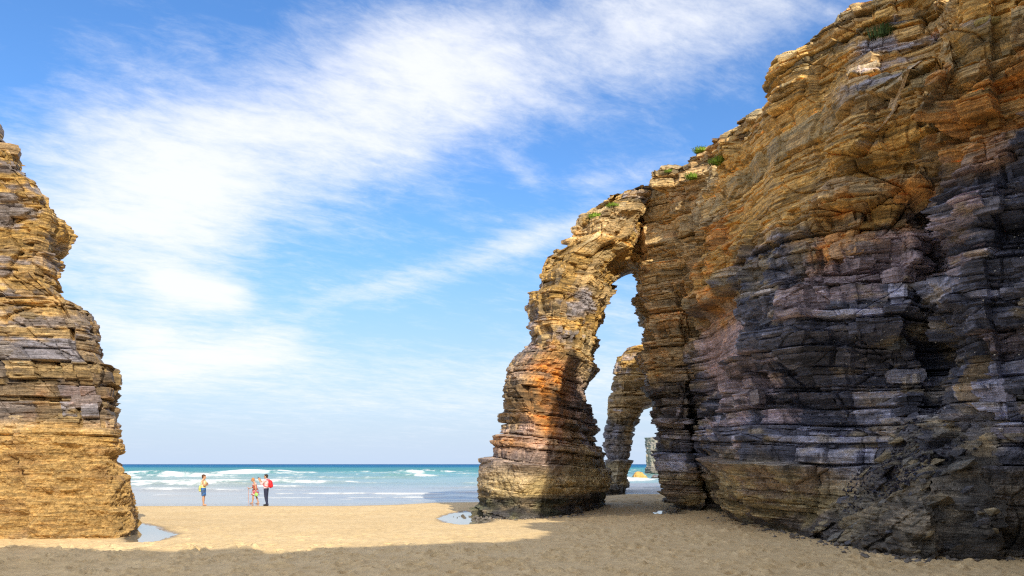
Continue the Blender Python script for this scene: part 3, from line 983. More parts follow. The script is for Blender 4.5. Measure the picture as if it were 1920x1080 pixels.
build_sea_rock('sea_stack', 'distant pale rock stack standing in the sea, seen low through the arch gap', 'sea stack', px(1229, 185), 185, 2.5, 3.0, 8.9,
               lambda f: 1.0 - 0.55 * f if f < 0.35 else 0.80 + 0.12 * f, (np.array([0.30, 0.27, 0.22]), np.array([0.24, 0.22, 0.20]), np.array([0.17, 0.15, 0.13])), 0.2)
build_sea_rock('sea_rock', 'low yellow-brown rock awash in the surf beyond the arches', 'rock', px(1196, 118), 118, 1.35, 1.2, 0.95,
               lambda f: math.sqrt(max(0.05, 1 - f * f * 0.8)), (OCHRE, BARN, OLIVE), 0.06, 0.3)
build_sea_rock('sea_rock', 'small dark rock in the surf just below the distant stack', 'rock', px(1229, 128), 128, 0.9, 0.7, 0.45,
               lambda f: math.sqrt(max(0.05, 1 - f * f * 0.8)), (SLATE, BROWN, DARK), 0.06, 0.2)


# ------------------------------------------------------------------ the big cliff
def build_cliff():
    ZL = [-0.8, 0.0, 1.2, 2.5, 4.0, 5.2, 6.5, 8.0, 9.5, 11.0, 12.5, 14.0, 15.5, 17.0, 20.0]
    # one row per feature down the face: (list of picture columns over ZL , list of depths over ZL)
    def ft(xs, ys):
        zx, vx = zip(*xs); zy, vy = zip(*ys)
        X = np.interp(ZL, zx, vx); Yv = np.interp(ZL, zy, vy)
        return np.stack([(X - 960) / F * Yv, Yv], -1)

    def fixed(pts):
        z, xx, yy = zip(*pts)
        return np.stack([np.interp(ZL, z, xx), np.interp(ZL, z, yy)], -1)

    feats = [
        (fixed([(0, 26, 56)]), 20, 16.4),                                                                              # 0 back
        (ft([(0, 1240), (2, 1236), (5, 1230), (8, 1226), (11, 1222), (17, 1240)], [(0, 46.5)]), 24, 16.4),            # 1 far jamb
        (ft([(0, 1258), (1.3, 1250), (3, 1238), (5, 1231), (7, 1225), (8.5, 1219), (10, 1207), (11.5, 1196), (12.6, 1188), (13.4, 1174), (17, 1186)], [(0, 41.5), (17, 42)]), 36, 16.8),   # 2 nose left
        (ft([(0, 1276), (1.2, 1252), (3, 1246), (6, 1240), (9, 1230), (12, 1208), (13, 1196), (17, 1194)], [(0, 36.6), (6, 37), (17, 38)]), 44, 17.0),   # 3 nose front
        (ft([(0, 1322), (2, 1290), (6, 1288), (9, 1272), (12, 1246), (17, 1240)], [(0, 36.0), (9, 35.6), (17, 36.8)]), 26, 17.1),            # 4 nose right edge
        (ft([(0, 1328), (2, 1304), (6, 1302), (9, 1294), (12, 1284), (17, 1296)], [(0, 38.2), (6, 38.2), (9, 35.8), (12, 34.8), (17, 35.6)]), 24, 17.1),            # 5 cleft
        (ft([(0, 1366), (3, 1340), (6, 1332), (8.5, 1300), (12, 1306), (17, 1330)], [(0, 34.6), (6, 34.0), (9, 34), (12, 33.4), (17, 33.6)]), 60, 17.2),            # 6 buttress left
        (ft([(0, 1384), (2, 1374), (4, 1368), (6, 1372), (8, 1376), (10, 1366), (14, 1380), (17, 1376)], [(0, 28.6), (4, 29.0), (7, 28.2), (10, 29.4), (17, 31.0)]), 50, 17.0),   # 7 front corner
        (ft([(0, 1420), (2, 1412), (4, 1410), (7, 1400), (9, 1420), (12, 1440), (17, 1466)], [(0, 26.2), (2.5, 25.8), (4.5, 26.6), (7, 25.4), (9, 26), (12, 26.8), (17, 27.2)]), 60, 17.2),   # 8
        (ft([(0, 1490), (17, 1530)], [(0, 24.4), (3, 24.0), (4.7, 25.2), (6.3, 23.0), (8.5, 23.8), (11, 24.6), (12.2, 25.2), (13, 24.6), (17, 25.6)]), 90, 17.0),   # 9
        (ft([(0, 1600), (17, 1600)], [(0, 22.8), (3, 22.6), (4.6, 24.2), (6.0, 21.6), (8.5, 22.4), (10.4, 23.2), (12.0, 22.9), (13.2, 22.0), (17, 24.0)]), 90, 17.4),   # 10
        (ft([(0, 1700), (17, 1700)], [(0, 21.6), (4, 21.8), (4.8, 22.8), (6.3, 20.9), (8.5, 21.8), (10, 22.4), (11.6, 21.6), (12.8, 20.8), (17, 22.8)]), 44, 18.4),   # 11
        (ft([(0, 1742), (17, 1752)], [(0, 21.2), (3.6, 21.6), (4.6, 22.3), (8.5, 22.4), (10, 22.3), (11.6, 20.9), (12.8, 20.3), (17, 22.0)]), 44, 18.8),             # 12 gully
        (ft([(0, 1800), (17, 1806)], [(0, 19.6), (4, 20.0), (8.5, 20.6), (10.2, 20.8), (11.2, 20.0), (17, 20.6)]), 36, 18.9),             # 13
        (ft([(0, 1838), (17, 1832)], [(0, 18.8), (4, 19.0), (6, 19.2), (8, 19.3), (17, 19.6)]), 70, 18.8),             # 14 right buttress
        (ft([(0, 1935), (17, 1935)], [(0, 18.1), (6, 18.3), (17, 18.7)]), 22, 18.2),             # 15
        (fixed([(0, 13.2, 16.6)]), 10, 15.6),
        (fixed([(0, 11.8, 14.6), (15, 11.0, 14.0)]), 14, 19.8),
        (fixed([(0, 12.2, 9.5), (15.4, 11.4, 8.6)]), 14, 17.0),
        (fixed([(0, 12.8, 3.0), (15.4, 11.9, 3.0)]), 12, 15.6),
        (fixed([(0, 12.0, -2.5), (15.4, 11.6, -3.4)]), 12, 15.6),
        (fixed([(0, 8.0, -7.0), (15.4, 8.0, -5.7)]), 12, 15.6),
        (fixed([(0, 3.8, -8.0), (15.4, 3.8, -6.6)]), 10, 15.6),
        (fixed([(0, 0.6, -9.6), (15.4, 0.6, -8.4)]), 10, 15.6),
        (fixed([(0, -2.8, -8.2), (15.4, -2.8, -7.2)]), 10, 15.6),
        (fixed([(0, -7, -9.6), (15.4, -6, -8.6)]), 6, 15.6),
        (fixed([(0, -10, -20)]), 4, 15.6),
        (fixed([(0, -12, -40)]), 4, 15.6),
        (fixed([(0, 45, -40)]), 5, 15.6),
        (fixed([(0, 50, 40)]), 4, 21.0),
        (fixed([(0, 45, 75)]), 5, 17.5),
    ]
    K = len(feats)
    FP = np.array([f[0] for f in feats], np.float32)           # K, L, 2
    seg = [f[1] for f in feats]
    top = np.array([f[2] for f in feats], np.float32)
    dz = 0.027
    v = np.arange(0, 1.0, 1 / 610.0, dtype=np.float32)
    # rows are shared fractions of the local height, denser in the part that is in the picture
    cols_top = []; cid = []; wts = []
    for k in range(K):
        t = np.arange(seg[k]) / seg[k]
        tt = top[k] + (top[(k + 1) % K] - top[k]) * t
        cols_top.append(tt); cid.append(k + t)
    TOP = np.concatenate(cols_top).astype(np.float32); CID = np.concatenate(cid).astype(np.float32)
    nc = len(TOP)
    a_guess = np.linspace(0, 1, nc)
    kx = np.floor(CID).astype(int); tx = (CID - kx).astype(np.float32)
    # ragged skyline
    xy0 = FP[kx, 13] * (1 - tx)[:, None] + FP[(kx + 1) % K, 13] * tx[:, None]
    TOP = TOP + 0.45 * vnoise(xy0[:, 0], xy0[:, 1], 0 * TOP, 0.45, 500) + 0.25 * vnoise(xy0[:, 0], xy0[:, 1], 0 * TOP, 1.4, 501) + 0.1 * vnoise(xy0[:, 0], xy0[:, 1], 0 * TOP, 4, 502)
    v = np.concatenate([np.linspace(0, 17.0, 500, endpoint=False), np.linspace(17.0, 18.0, 40)])
    vfrac = v / 18.0
    # heights: linear to 14.5 m common, then stretched to each column's own top
    zz = np.concatenate([np.arange(-0.8, 14.2, dz), np.zeros(0)]).astype(np.float32)
    up = np.linspace(0, 1, 120, dtype=np.float32)[1:]
    Zc = np.broadcast_to(zz[:, None], (len(zz), nc))
    Zu = 14.2 + (TOP[None] - 14.2) * up[:, None]
    Z = np.concatenate([Zc, Zu], 0).astype(np.float32)
    nr = Z.shape[0]
    # plan position of every vertex
    zl = np.array(ZL, np.float32)
    li = np.clip(np.searchsorted(zl, Z) - 1, 0, len(zl) - 2)
    lt = np.clip((Z - zl[li]) / (zl[li + 1] - zl[li]), 0, 1)
    lt = lt[..., None]

    def node(k):
        k = np.broadcast_to((k % K)[None], Z.shape)
        p = FP[k, li] * (1 - lt) + FP[k, li + 1] * lt
        return p

    p0, p1, p2, p3 = node(kx - 1), node(kx), node(kx + 1), node(kx + 2)
    t = np.broadcast_to(tx[None, :, None], p1.shape)
    lin = p1 + (p2 - p1) * t
    P = lin
    ker = np.hanning(9)[1:-1]; ker /= ker.sum()
    P = sum(ker[i] * np.roll(P, i - 3, 1) for i in range(7))
    kz = np.hanning(23)[1:-1]; kz /= kz.sum()
    pad = np.pad(P, ((10, 10), (0, 0), (0, 0)), mode='edge')
    P = sum(kz[i] * pad[i:i + nr] for i in range(21)).astype(np.float32)
    T = np.roll(P, -6, 1) - np.roll(P, 6, 1)
    N = np.stack([T[..., 1], -T[..., 0]], -1)
    N /= np.linalg.norm(N, axis=-1, keepdims=True) + 1e-6
    N = sum(np.roll(N, s, 1) for s in range(-8, 9, 2))
    N /= np.linalg.norm(N, axis=-1, keepdims=True) + 1e-6
    mid = P[nr // 3]
    a = np.concatenate([[0], np.cumsum(np.linalg.norm(np.diff(mid, axis=0), axis=1))]).astype(np.float32)
    A = np.broadcast_to(a[None], Z.shape).astype(np.float32)
    CI = np.broadcast_to(CID[None], Z.shape)
    x, y = P[..., 0], P[..., 1]

    def coatf(x, y, z):
        c = 0.5 * sstep(2.6 + 0.9 * vnoise(x, y, z, 0.4, 510) - z, -0.9, 1.2)
        return c

    rc = coatf(x, y, Z)
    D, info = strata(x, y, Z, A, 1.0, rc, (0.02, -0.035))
    # outsize features of the face ------------------------------------------------
    # buttress of fallen, mussel covered rock that climbs from lower left to upper right
    crest = np.interp(CI, [8.5, 9.0, 9.6, 10.3, 11.0, 11.8, 12.6, 13.2, 14.0], [-0.6, 0.4, 1.3, 2.3, 3.2, 3.8, 4.1, 4.0, 3.6])
    crest = crest + 0.35 * fbm(x, y, Z, 0.5, 3, 520)
    below = crest - Z
    proud = np.interp(CI, [8.9, 9.15, 9.4, 10, 11, 12, 13, 14, 15], [0, 1.6, 3.2, 4.3, 4.0, 3.4, 2.2, 1.2, 0.4])
    ramp = np.clip((below + 0.3) / 3.6, 0, 1.05) ** 0.85 * proud * (1 + 0.22 * fbm(x, y, Z, 0.8, 3, 521))
    diag = 0.35 * np.abs(vnoise(x * 0.7 + Z * 0.9, y, Z * 0.55 - x * 0.5, 0.9, 525)) * 2
    rmask = sstep(below, -0.2, 0.8) * sstep(CI, 8.6, 9.2) * sstep(14.2 - CI, 0, 0.8)
    fall = fbm(x + 0.6 * Z, y, Z * 1.6 - 0.5 * x, 1.5, 4, 526, 0.68)
    za = Z * 0.84 - A * 0.54
    dl1, dh1, _, _, dt1 = B_BIG.at(za + 0.3 * vnoise(x, y, Z, 0.6, 527), A * 0.84 + Z * 0.54)
    dl2, dh2, _, _, dt2 = B_MID.at(za + 0.2 * vnoise(x, y, Z, 0.9, 528), A * 0.84 + Z * 0.54)
    D = D * (1 - 0.6 * rmask) + rmask * (0.9 * (dl1 * 0.5 + dh1 * 0.5 - 0.5) + 0.5 * (dl2 * 0.5 + dh2 * 0.5 - 0.5) + 0.6 * dt1 + 0.6 * dt2 + 0.30 * fall)
    # blocky overhang under the top, right of the pale flank
    ov = sstep(CI, 9.55, 9.75) * sstep(13.6 - CI, 0, 0.6) * sstep(Z, 10.9, 11.5 ) * sstep(14.2 - Z, 0, 2.5)
    D = D + 0.75 * ov
    f2, e2 = facets(A * 0.9 + Z * 0.45, Z - 0.3 * A, 1.5, 41, 1.2)
    ov2 = sstep(CI, 9.3, 9.8) * sstep(13.8 - CI, 0, 0.6) * sstep(Z, 8.8, 9.6) * sstep(14.0 - Z, 0, 1.5)
    D = D * (1 - 0.35 * ov2) + ov2 * (0.95 * f2 - 0.25 * np.exp(-(e2 / 0.06) ** 2))
    kbig = np.floor(A / 1.5 + 0.6 * Z + 0.8 * vnoise(x, y, Z, 0.3, 530)); kz2 = np.floor(Z / 1.1 - A * 0.25)
    hb = HASH[(kbig.astype(np.int64) * 7919 + kz2.astype(np.int64) * 104729) & 65535]
    D = D + 0.7 * (hb - 0.5) * ov
    # tall blocks with deep joints on the right hand side
    kb = np.floor(A / 0.95 + 0.25 * vnoise(x, y, Z, 0.35, 531)); kq = np.floor(Z / 1.9 + 3.7 * HASH[(kb.astype(np.int64) * 613) & 65535])
    hk = HASH[(kb.astype(np.int64) * 4513 + kq.astype(np.int64) * 919) & 65535]
    rgt = sstep(CI, 11.3, 12.2) * sstep(15.5 - CI, 0, 0.6) * sstep(Z, 3.6, 4.6)
    D = D + rgt * 0.75 * (hk - 0.5)
    # slanting fins between gully and right buttress
    fin = np.abs(((A * 0.9 - Z * 0.55) * 1.3 + 0.5 * vnoise(x, y, Z, 0.5, 532)) % 1.0 - 0.5) * 2
    D = D + 0.5 * (fin - 0.5) * sstep(CI, 12.4, 12.9) * sstep(14.1 - CI, 0, 0.4) * sstep(Z, 7.6, 8.3) * sstep(12.2 - Z, 0, 1.0)
    # square dark hole
    hole = sstep(0.25 - np.abs(CI - 13.80), 0, 0.04) * sstep(0.55 - np.abs(Z - 5.05), 0, 0.06)
    D = D - 3.0 * hole
    # slab roof standing out over the pink wall
    roof = sstep(CI, 6.05, 6.3) * sstep(7.6 - CI, 0, 0.3) * sstep(0.34 - np.abs(Z - (9.1 + 0.25 * (CI - 6.8))), 0, 0.06)
    D = D + 0.75 * roof
    smooth_wall = sstep(CI, 5.9, 6.2) * sstep(7.45 - CI, 0, 0.2) * sstep(Z, 5.0, 5.8) * sstep(8.7 - Z, 0, 0.3)
    D = D * (1 - 0.82 * smooth_wall) - 0.25 * smooth_wall
    # undercut at the very foot
    D = D - 0.35 * sstep(0.75 - Z, 0, 0.6) * sstep(CI, 2, 3) * sstep(8.8 - CI, 0, 0.4)
    flank = sstep(CI, 6.6, 7.4) * sstep(9.55 - CI, 0, 0.15) * sstep(Z, 10.3, 11.3) * sstep(15.0 - Z, 0, 1)
    D = D * (1 - 0.5 * flank) - 0.2 * flank
    D = D + 0.45 * np.exp(-(((CI - 8.6) / 0.55) ** 2 + ((Z - 16.2) / 0.75) ** 2)) - 0.3 * np.exp(-(((CI - 8.5) / 0.6) ** 2 + ((Z - 14.6) / 0.6) ** 2))
    Q = P + N * D[..., None] + np.array([-0.42, -0.91], np.float32) * ramp[..., None]
    V = np.concatenate([Q, Z[..., None]], -1)
    V[-25:, :, :2] -= N[-25:] * (np.linspace(0, 1, 25) ** 2 * 0.9)[:, None, None]
    # colour of the rock ----------------------------------------------------------
    X, Y = V[..., 0], V[..., 1]
    n1 = fbm(X, Y, Z * 1.3, 0.28, 4, 540); n2 = fbm(X, Y, Z * 2.4, 1.2, 3, 545); n3 = fbm(X, Y, Z * 1.2, 0.12, 3, 550)
    zo = np.interp(CI, [2, 4, 5.5, 6.5, 7.5, 9, 10, 11, 12, 13, 14, 15, 16], [6.0, 6.5, 8.0, 9.0, 9.4, 9.3, 9.6, 10.2, 10.4, 10.8, 11.2, 11.4, 11.6])
    och = sstep(Z + 1.3 * n1 + 0.7 * n2 - zo, -0.9, 0.9)
    C = lerp(full(SLATE, Z), SLATE_L, sstep(0.6 * info['h2'] + 0.4 * info['h1'] + 0.35 * n2, 0.50, 0.80))
    C = lerp(C, PURPLE, 0.7 * sstep(info['h1'] * 0.9 + 0.8 * n1 + 0.3 * n2, 0.78, 0.95))
    C = lerp(C, OLIVE * 0.8, 0.55 * sstep(n2 - n1 * 0.5, 0.15, 0.6))
    C = lerp(C, BROWN, 0.45 * sstep(6.2 - CI, 0, 1.0) * sstep(Z, 2.5, 4))
    C = lerp(C, np.array([0.50, 0.37, 0.37]), 0.9 * smooth_wall)
    oc = lerp(full(OCHRE, Z), TAN, sstep(info['h1'] + 0.4 * n1, 0.3, 1.0))
    oc = lerp(oc, np.array([0.23, 0.185, 0.10]), 0.8 * sstep(info['l2'] + 0.6 * n2, 0.55, 1.0))
    oc = lerp(oc, ORANGE, 0.85 * sstep(n1 + 0.5 * n2 + 0.55 * (info['h2'] - 0.5) + 0.5 * (info['h1'] - 0.5) + 0.2 * sstep(Z, 13, 16), 0.46, 0.72))
    oc = lerp(oc, SLATE_L * 0.75, 0.7 * sstep(-n1 + 0.6 * n2, 0.35, 0.8) * sstep(CI, 9.6, 10.2))
    oc = lerp(oc, CREAM, 0.85 * np.exp(-(((CI - 5.9) / 0.5) ** 2 + ((Z - 14.6) / 1.1) ** 2)))
    oc = lerp(oc, PURPLE * 1.1, 0.7 * sstep(n3, 0.2, 0.5) * sstep(12.5 - Z, 0, 1.5) * sstep(CI, 10, 10.8))
    oc = lerp(oc, np.array([0.40, 0.29, 0.155]), 0.6 * sstep(6.6 - CI, 0, 1.2))
    C = lerp(C, oc * 1.25, och)
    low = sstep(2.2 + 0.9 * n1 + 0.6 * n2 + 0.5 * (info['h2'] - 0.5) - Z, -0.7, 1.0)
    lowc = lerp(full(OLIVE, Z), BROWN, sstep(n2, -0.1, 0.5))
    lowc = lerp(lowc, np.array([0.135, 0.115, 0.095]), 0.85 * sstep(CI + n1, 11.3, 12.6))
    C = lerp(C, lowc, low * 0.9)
    rk = lerp(full(np.array([0.20, 0.18, 0.15]), Z), np.array([0.48, 0.38, 0.22]), sstep(dh1 * 0.6 + dl2 * 0.4 + 0.5 * n2, 0.35, 0.8))
    rk = lerp(rk, SLATE * 0.8, sstep(dh2 + 0.6 * n1, 0.6, 0.9) * 0.8)
    rk = lerp(rk, lerp(full(np.array([0.075, 0.072, 0.072]), Z), np.array([0.24, 0.20, 0.15]), sstep(0.6 * dh2 + 0.4 * dl2 + 0.5 * n2, 0.55, 0.85)), 0.85 * sstep(below + 0.8 * n1 + 0.5 * n2, 0.9, 2.0))
    C = lerp(C, rk, rmask * 0.9)
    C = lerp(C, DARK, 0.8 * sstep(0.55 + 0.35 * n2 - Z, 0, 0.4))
    tan_post = sstep(0.16 - np.abs(CI - 13.55), 0, 0.05) * sstep(Z, 2.2, 3.2) * sstep(5.8 - Z, 0, 0.5)
    C = lerp(C, TAN * 1.1, 0.75 * tan_post)
    edge = sstep(Z - (TOP[None] - 0.9), 0, 0.8)
    C = lerp(C, CREAM * 0.75, 0.55 * edge)
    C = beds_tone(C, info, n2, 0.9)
    # plateau behind the edge
    last = V[-1]
    cen = np.array([30.0, 40.0, 0])
    beh = (CID > 15) & (CID < 28)
    caps = []; ccol = []
    for i, dd in enumerate((0.4, 0.9, 1.6, 2.6, 4.0, 6.5, 10.0)):
        r_ = last.copy()
        inn = -N[-1]
        r_[:, :2] = last[:, :2] + inn * min(dd, 2.6)
        if dd > 2.6:
            tgt = np.where(beh[:, None], np.array([20.0, -22.0])[None], cen[None, :2])
            f = 1 - math.exp(-(dd - 2.6) * 0.35) if dd < 10 else 1.0
            r_[:, :2] = r_[:, :2] + (tgt - r_[:, :2]) * f
        r_[:, 2] = last[:, 2] + 0.12 * dd * min(1, 3 / dd) + 0.1 * vnoise(r_[:, 0], r_[:, 1], 0 * r_[:, 0], 0.8, 560)
        caps.append(r_); ccol.append(np.broadcast_to(np.array([0.13, 0.14, 0.055]), (nc, 3)))
    VV = np.concatenate([V, np.array(caps)], 0); CC = np.concatenate([C, np.array(ccol)], 0)
    base = np.array([20.0, 30.0, 0.0])
    me = np_mesh('sea_cliff', VV.reshape(-1, 3) - base, grid_quads(VV.shape[0], nc, True), col=CC.reshape(-1, 3))
    o = add('sea_cliff', me, M_ROCK, loc=base)
    finish(o, 'huge overhanging sea cliff of thin dark slate layers under ochre rock', 'cliff')
    return o, V, C, N, CI, base, below


cliff, CV, CC, CN, CCI, CBASE, CBELOW = build_cliff()
cn_flat = {}


def cliff_keep(p, n):
    return p[1] > 17.5 and p[1] < 40 and 0.15 < p[0] / p[1] < 0.70


scatter_slabs(cliff, CV, CC, CN, 170, 9, (3.0, 17.0), cliff_keep, (0.4, 1.4), base=CBASE)


# ------------------------------------------------------------------ things on the rock
def surface_at(V, pxx, pyy, win=6.0):
    """the front-most surface point of a rock body near a given line of sight"""
    X, Y, Z = V[..., 0], V[..., 1], V[..., 2]
    ok = Y > 5
    yy = np.where(ok, Y, 1)
    u = 960 + F * X / yy; v_ = 870 - F * (Z - CAM_H) / yy
    dd = (u - pxx) ** 2 + (v_ - pyy) ** 2
    near = ok & (dd < win ** 2)
    if not near.any():
        i = int(np.argmin(np.where(ok, dd, 1e9)))
    else:
        i = int(np.argmin(np.where(near, Y, 1e9)))
    return V.reshape(-1, 3)[i]


M_GRASS = plain('cliff grass', (0.22, 0.34, 0.04), 0.75, 0.2, 0.5, 9)
M_GRASS_D = plain('dark cliff plant', (0.07, 0.115, 0.035), 0.75, 0.2, 0.5, 9)


def tuft(p, size, label, seed, m=None, flat=1.0):
    r = np.random.default_rng(seed)
    bm = bmesh.new()
    for k in range(int(170)):
        a = r.uniform(0, 6.28); q = r.random() ** 0.5 * size * 0.8
        b = Vector((q * math.cos(a) * 1.3, q * math.sin(a), -0.08))
        h = size * r.uniform(0.45, 1.0) * flat
        out = Vector((math.cos(a), math.sin(a), 0)) * h * r.uniform(0.2, 0.8)
        side = Vector((-math.sin(a), math.cos(a), 0)) * size * r.uniform(0.03, 0.07)
        m1 = b + out * 0.4 + Vector((0, 0, h * 0.75)); tip = b + out + Vector((0, 0, h * r.uniform(0.5, 0.95)))
        v0 = bm.verts.new(b - side); v1 = bm.verts.new(b + side); v2 = bm.verts.new(m1 + side * 0.8); v3 = bm.verts.new(m1 - side * 0.8); v4 = bm.verts.new(tip)
        bm.faces.new((v0, v1, v2, v3)); bm.faces.new((v3, v2, v4))
    me = bpy.data.meshes.new('grass_tuft'); bm.to_mesh(me); bm.free()
    o = add('grass_tuft', me, m or M_GRASS, loc=(float(p[0]) + 0.02, float(p[1]) - 0.02, float(p[2]) - 0.04))
    o.scale = (1.05, 1.05, 1.0)
    finish(o, label, 'plant', 'green tufts growing on the rock')


for i, (V_, a, b, sz, lab, mm, fl) in enumerate([
        (CV, 1342, 298, 0.32, 'bright green tuft on the pale ledge, the farther right of a close pair', None, 0.9),
        (CV, 1288, 328, 0.27, 'bright green tuft low on the whitish rock flank', None, 1.0),
        (CV, 1306, 272, 0.30, 'green tuft on the cliff skyline above the whitish rock flank', None, 0.8),
        (CV, 1246, 315, 0.20, 'small green tuft on the skyline where the cliff meets the arch', None, 0.8),
        (CV, 1645, 58, 0.34, 'dark green plant in a crack below the cliff top', M_GRASS_D, 1.3),
        (ARCH_V, 1108, 404, 0.42, 'broad yellow-green mat of grass on the shoulder of the arch', None, 0.5),
        (ARCH_V, 1142, 376, 0.30, 'yellow-green grass tuft just left of the peak of the arch', None, 0.6),
        (CV, 1184, 376, 0.30, 'grass tuft in the notch between the arch peak and the cliff', None, 0.7)]):
    tuft(surface_at(V_, a, b, 9), sz, lab, 40 + i, mm, fl)


def hull_rock(seed, colv, n=20, flatten=0.7):
    r = np.random.default_rng(seed)
    p = r.normal(0, 1, (n, 3)); p /= np.linalg.norm(p, axis=1)[:, None]
    p *= r.uniform(0.75, 1.0, (n, 1)); p[:, 2] *= flatten
    bm = bmesh.new()
    for q in p:
        bm.verts.new(q)
    res = bmesh.ops.convex_hull(bm, input=list(bm.verts))
    bmesh.ops.delete(bm, geom=[v for v in bm.verts if not v.link_faces], context='VERTS')
    me = bpy.data.meshes.new('boulder'); bm.to_mesh(me); bm.free()
    at = me.attributes.new('Col', 'FLOAT_COLOR', 'POINT')
    c4 = np.ones((len(me.vertices), 4), np.float32)
    c4[:, :3] = np.clip(colv[None] * (1 + r.normal(0, 0.12, (len(me.vertices), 1))), 0.02, 0.9)
    at.data.foreach_set('color', c4.ravel())
    return me


def ramp_rocks():
    r = np.random.default_rng(21)
    idx = np.argwhere((CBELOW > 0.1) & (CBELOW < 3.4) & (CCI > 8.9) & (CCI < 13.2) & (CV[..., 2] > 0.0))
    cols = [np.array([0.25, 0.205, 0.135]), np.array([0.17, 0.15, 0.115]), np.array([0.33, 0.27, 0.17]), np.array([0.12, 0.12, 0.14]), np.array([0.20, 0.19, 0.17])]
    for k in range(90):
        i, j = idx[r.integers(0, len(idx))]
        p = CV[i, j]; c = cols[int(r.integers(0, 5))]
        sz = 0.09 + 0.24 * r.random() ** 2
        me = hull_rock(int(r.integers(0, 1 << 30)), c)
        o = add('boulder', me, M_ROCK, cliff)
        n = CN[i, j]
        pos = Vector((p[0] - n[0] * sz * 0.25, p[1] - n[1] * sz * 0.25, p[2] - 0.12 * sz)) - Vector(CBASE)
        tang = math.atan2(n[0], -n[1])
        o.matrix_local = Matrix.Translation(pos) @ Matrix.Rotation(tang + r.normal(0, .3), 4, 'Z') @ Matrix.Rotation(R(-28) + r.normal(0, 0.25), 4, 'Y') @ Matrix.Rotation(r.normal(0, 0.3), 4, 'X') @ Matrix.Diagonal((sz * r.uniform(1.2, 2.1), sz, sz * 0.75, 1))


ramp_rocks()


def speckle(name, mask, count, size, mater, seed, ratio=(1, 1, 1), cluster=None, kids=None):
    """many tiny shells stuck to the rock, as one object"""
    r = np.random.default_rng(seed)
    idx = np.argwhere(mask)
    if cluster is not None:
        wgt = np.clip(vnoise(CV[..., 0], CV[..., 1], CV[..., 2], cluster, 610)[mask] + 0.05, 0, None); wgt /= wgt.sum()
        pick = r.choice(len(idx), count, p=wgt)
    else:
        pick = r.integers(0, len(idx), count)
    oc = np.array([(1, 0, 0), (0, 1, 0), (-1, 0, 0), (0, -1, 0), (0, 0, 1), (0, 0, -1)], np.float32)
    fc = np.array([(0, 1, 4), (1, 2, 4), (2, 3, 4), (3, 0, 4), (1, 0, 5), (2, 1, 5), (3, 2, 5), (0, 3, 5)])
    verts = []; faces = []
    for n, k in enumerate(pick):
        i, j = idx[k]
        s = size * r.uniform(0.5, 1.4)
        rot = np.array(Matrix.Rotation(r.uniform(0, 6.28), 3, Vector(r.normal(0, 1, 3)).normalized()))
        verts.append((oc * s * np.array(ratio)) @ rot.T + CV[i, j] - CBASE)
        faces.append(fc + 6 * n)
    me = bpy.data.meshes.new(name)
    me.from_pydata(np.concatenate(verts).tolist(), [], np.concatenate(faces).tolist())
    o = add(name, me, mater, cliff)
    o['kind'] = 'stuff'


M_MUSSEL = plain('mussel shell', (0.028, 0.026, 0.04), 0.35, 0.5, 0.4, 20)
M_LIMPET = plain('limpet shell', (0.62, 0.58, 0.50), 0.7, 0.3, 0.2, 20)
speckle('mussels', (CBELOW > -0.1) & (CBELOW < 1.6) & (CCI > 9.6) & (CCI < 12.6) & (CV[..., 2] > 0.9), 750, 0.05, M_MUSSEL, 31, (1.5, 0.8, 0.7), 0.8)
speckle('limpets', (CCI > 9.5) & (CCI < 15.0) & (CV[..., 2] > 3.0) & (CV[..., 2] < 8.5), 190, 0.020, M_LIMPET, 32, (1.2, 1.2, 0.9))


def vein():
    pts = [surface_at(CV, a, b, 5) for a, b in ((1722, 112), (1706, 134), (1694, 158), (1683, 182), (1672, 205), (1659, 228), (1646, 250))]
    bm = bmesh.new(); prev = None
    for i, p in enumerate(pts):
        wdt = 0.045 - 0.015 * i / 6
        f = Vector((float(p[0]), float(p[1]), float(p[2]))) - Vector(CBASE)
        ring = [bm.verts.new(f + Vector(q)) for q in ((-wdt, -0.05, 0), (wdt, -0.06, 0.01), (wdt * 1.3, 0.5, 0.0), (-wdt * 1.3, 0.5, 0))]
        if prev:
            for k in range(4):
                bm.faces.new((prev[k], prev[(k + 1) % 4], ring[(k + 1) % 4], ring[k]))
        prev = ring
    me = bpy.data.meshes.new('quartz_vein'); bm.to_mesh(me); bm.free()
    at = me.attributes.new('Col', 'FLOAT_COLOR', 'POINT')
    at.data.foreach_set('color', [v for _ in me.vertices for v in (0.75, 0.58, 0.38, 1)])
    o = add('quartz_vein', me, M_ROCK, cliff)
    o['label'] = 'thin pale vein slanting down the ochre overhang'


vein()


# ------------------------------------------------------------------ people
def cap_tube(bm, p0, p1, r0, r1, flat=False, n=14, sx=1.0):
    p0, p1 = Vector(p0), Vector(p1)
    ax = (p1 - p0); L = ax.length; ax.normalize()
    q = ax.to_track_quat('Z', 'Y').to_matrix()
    rings = []
    prof = []
    if flat:
        prof = [(0, r0), (L, r1)]
    else:
        for k in range(1, 5):
            t = k / 4 * math.pi / 2
            prof.append((-r0 * math.cos(t), r0 * math.sin(t)))
        for k in range(0, 4):
            t = k / 4 * math.pi / 2
            prof.append((L + r1 * math.sin(t), r1 * math.cos(t)))
    for z, r_ in prof:
        rings.append([bm.verts.new(p0 + q @ Vector((r_ * sx * math.cos(a), r_ * math.sin(a), z))) for a in [i / n * 2 * math.pi for i in range(n)]])
    for a, b in zip(rings, rings[1:]):
        for i in range(n):
            bm.faces.new((a[i], a[(i + 1) % n], b[(i + 1) % n], b[i]))
    bm.faces.new(rings[0][::-1]); bm.faces.new(rings[-1])


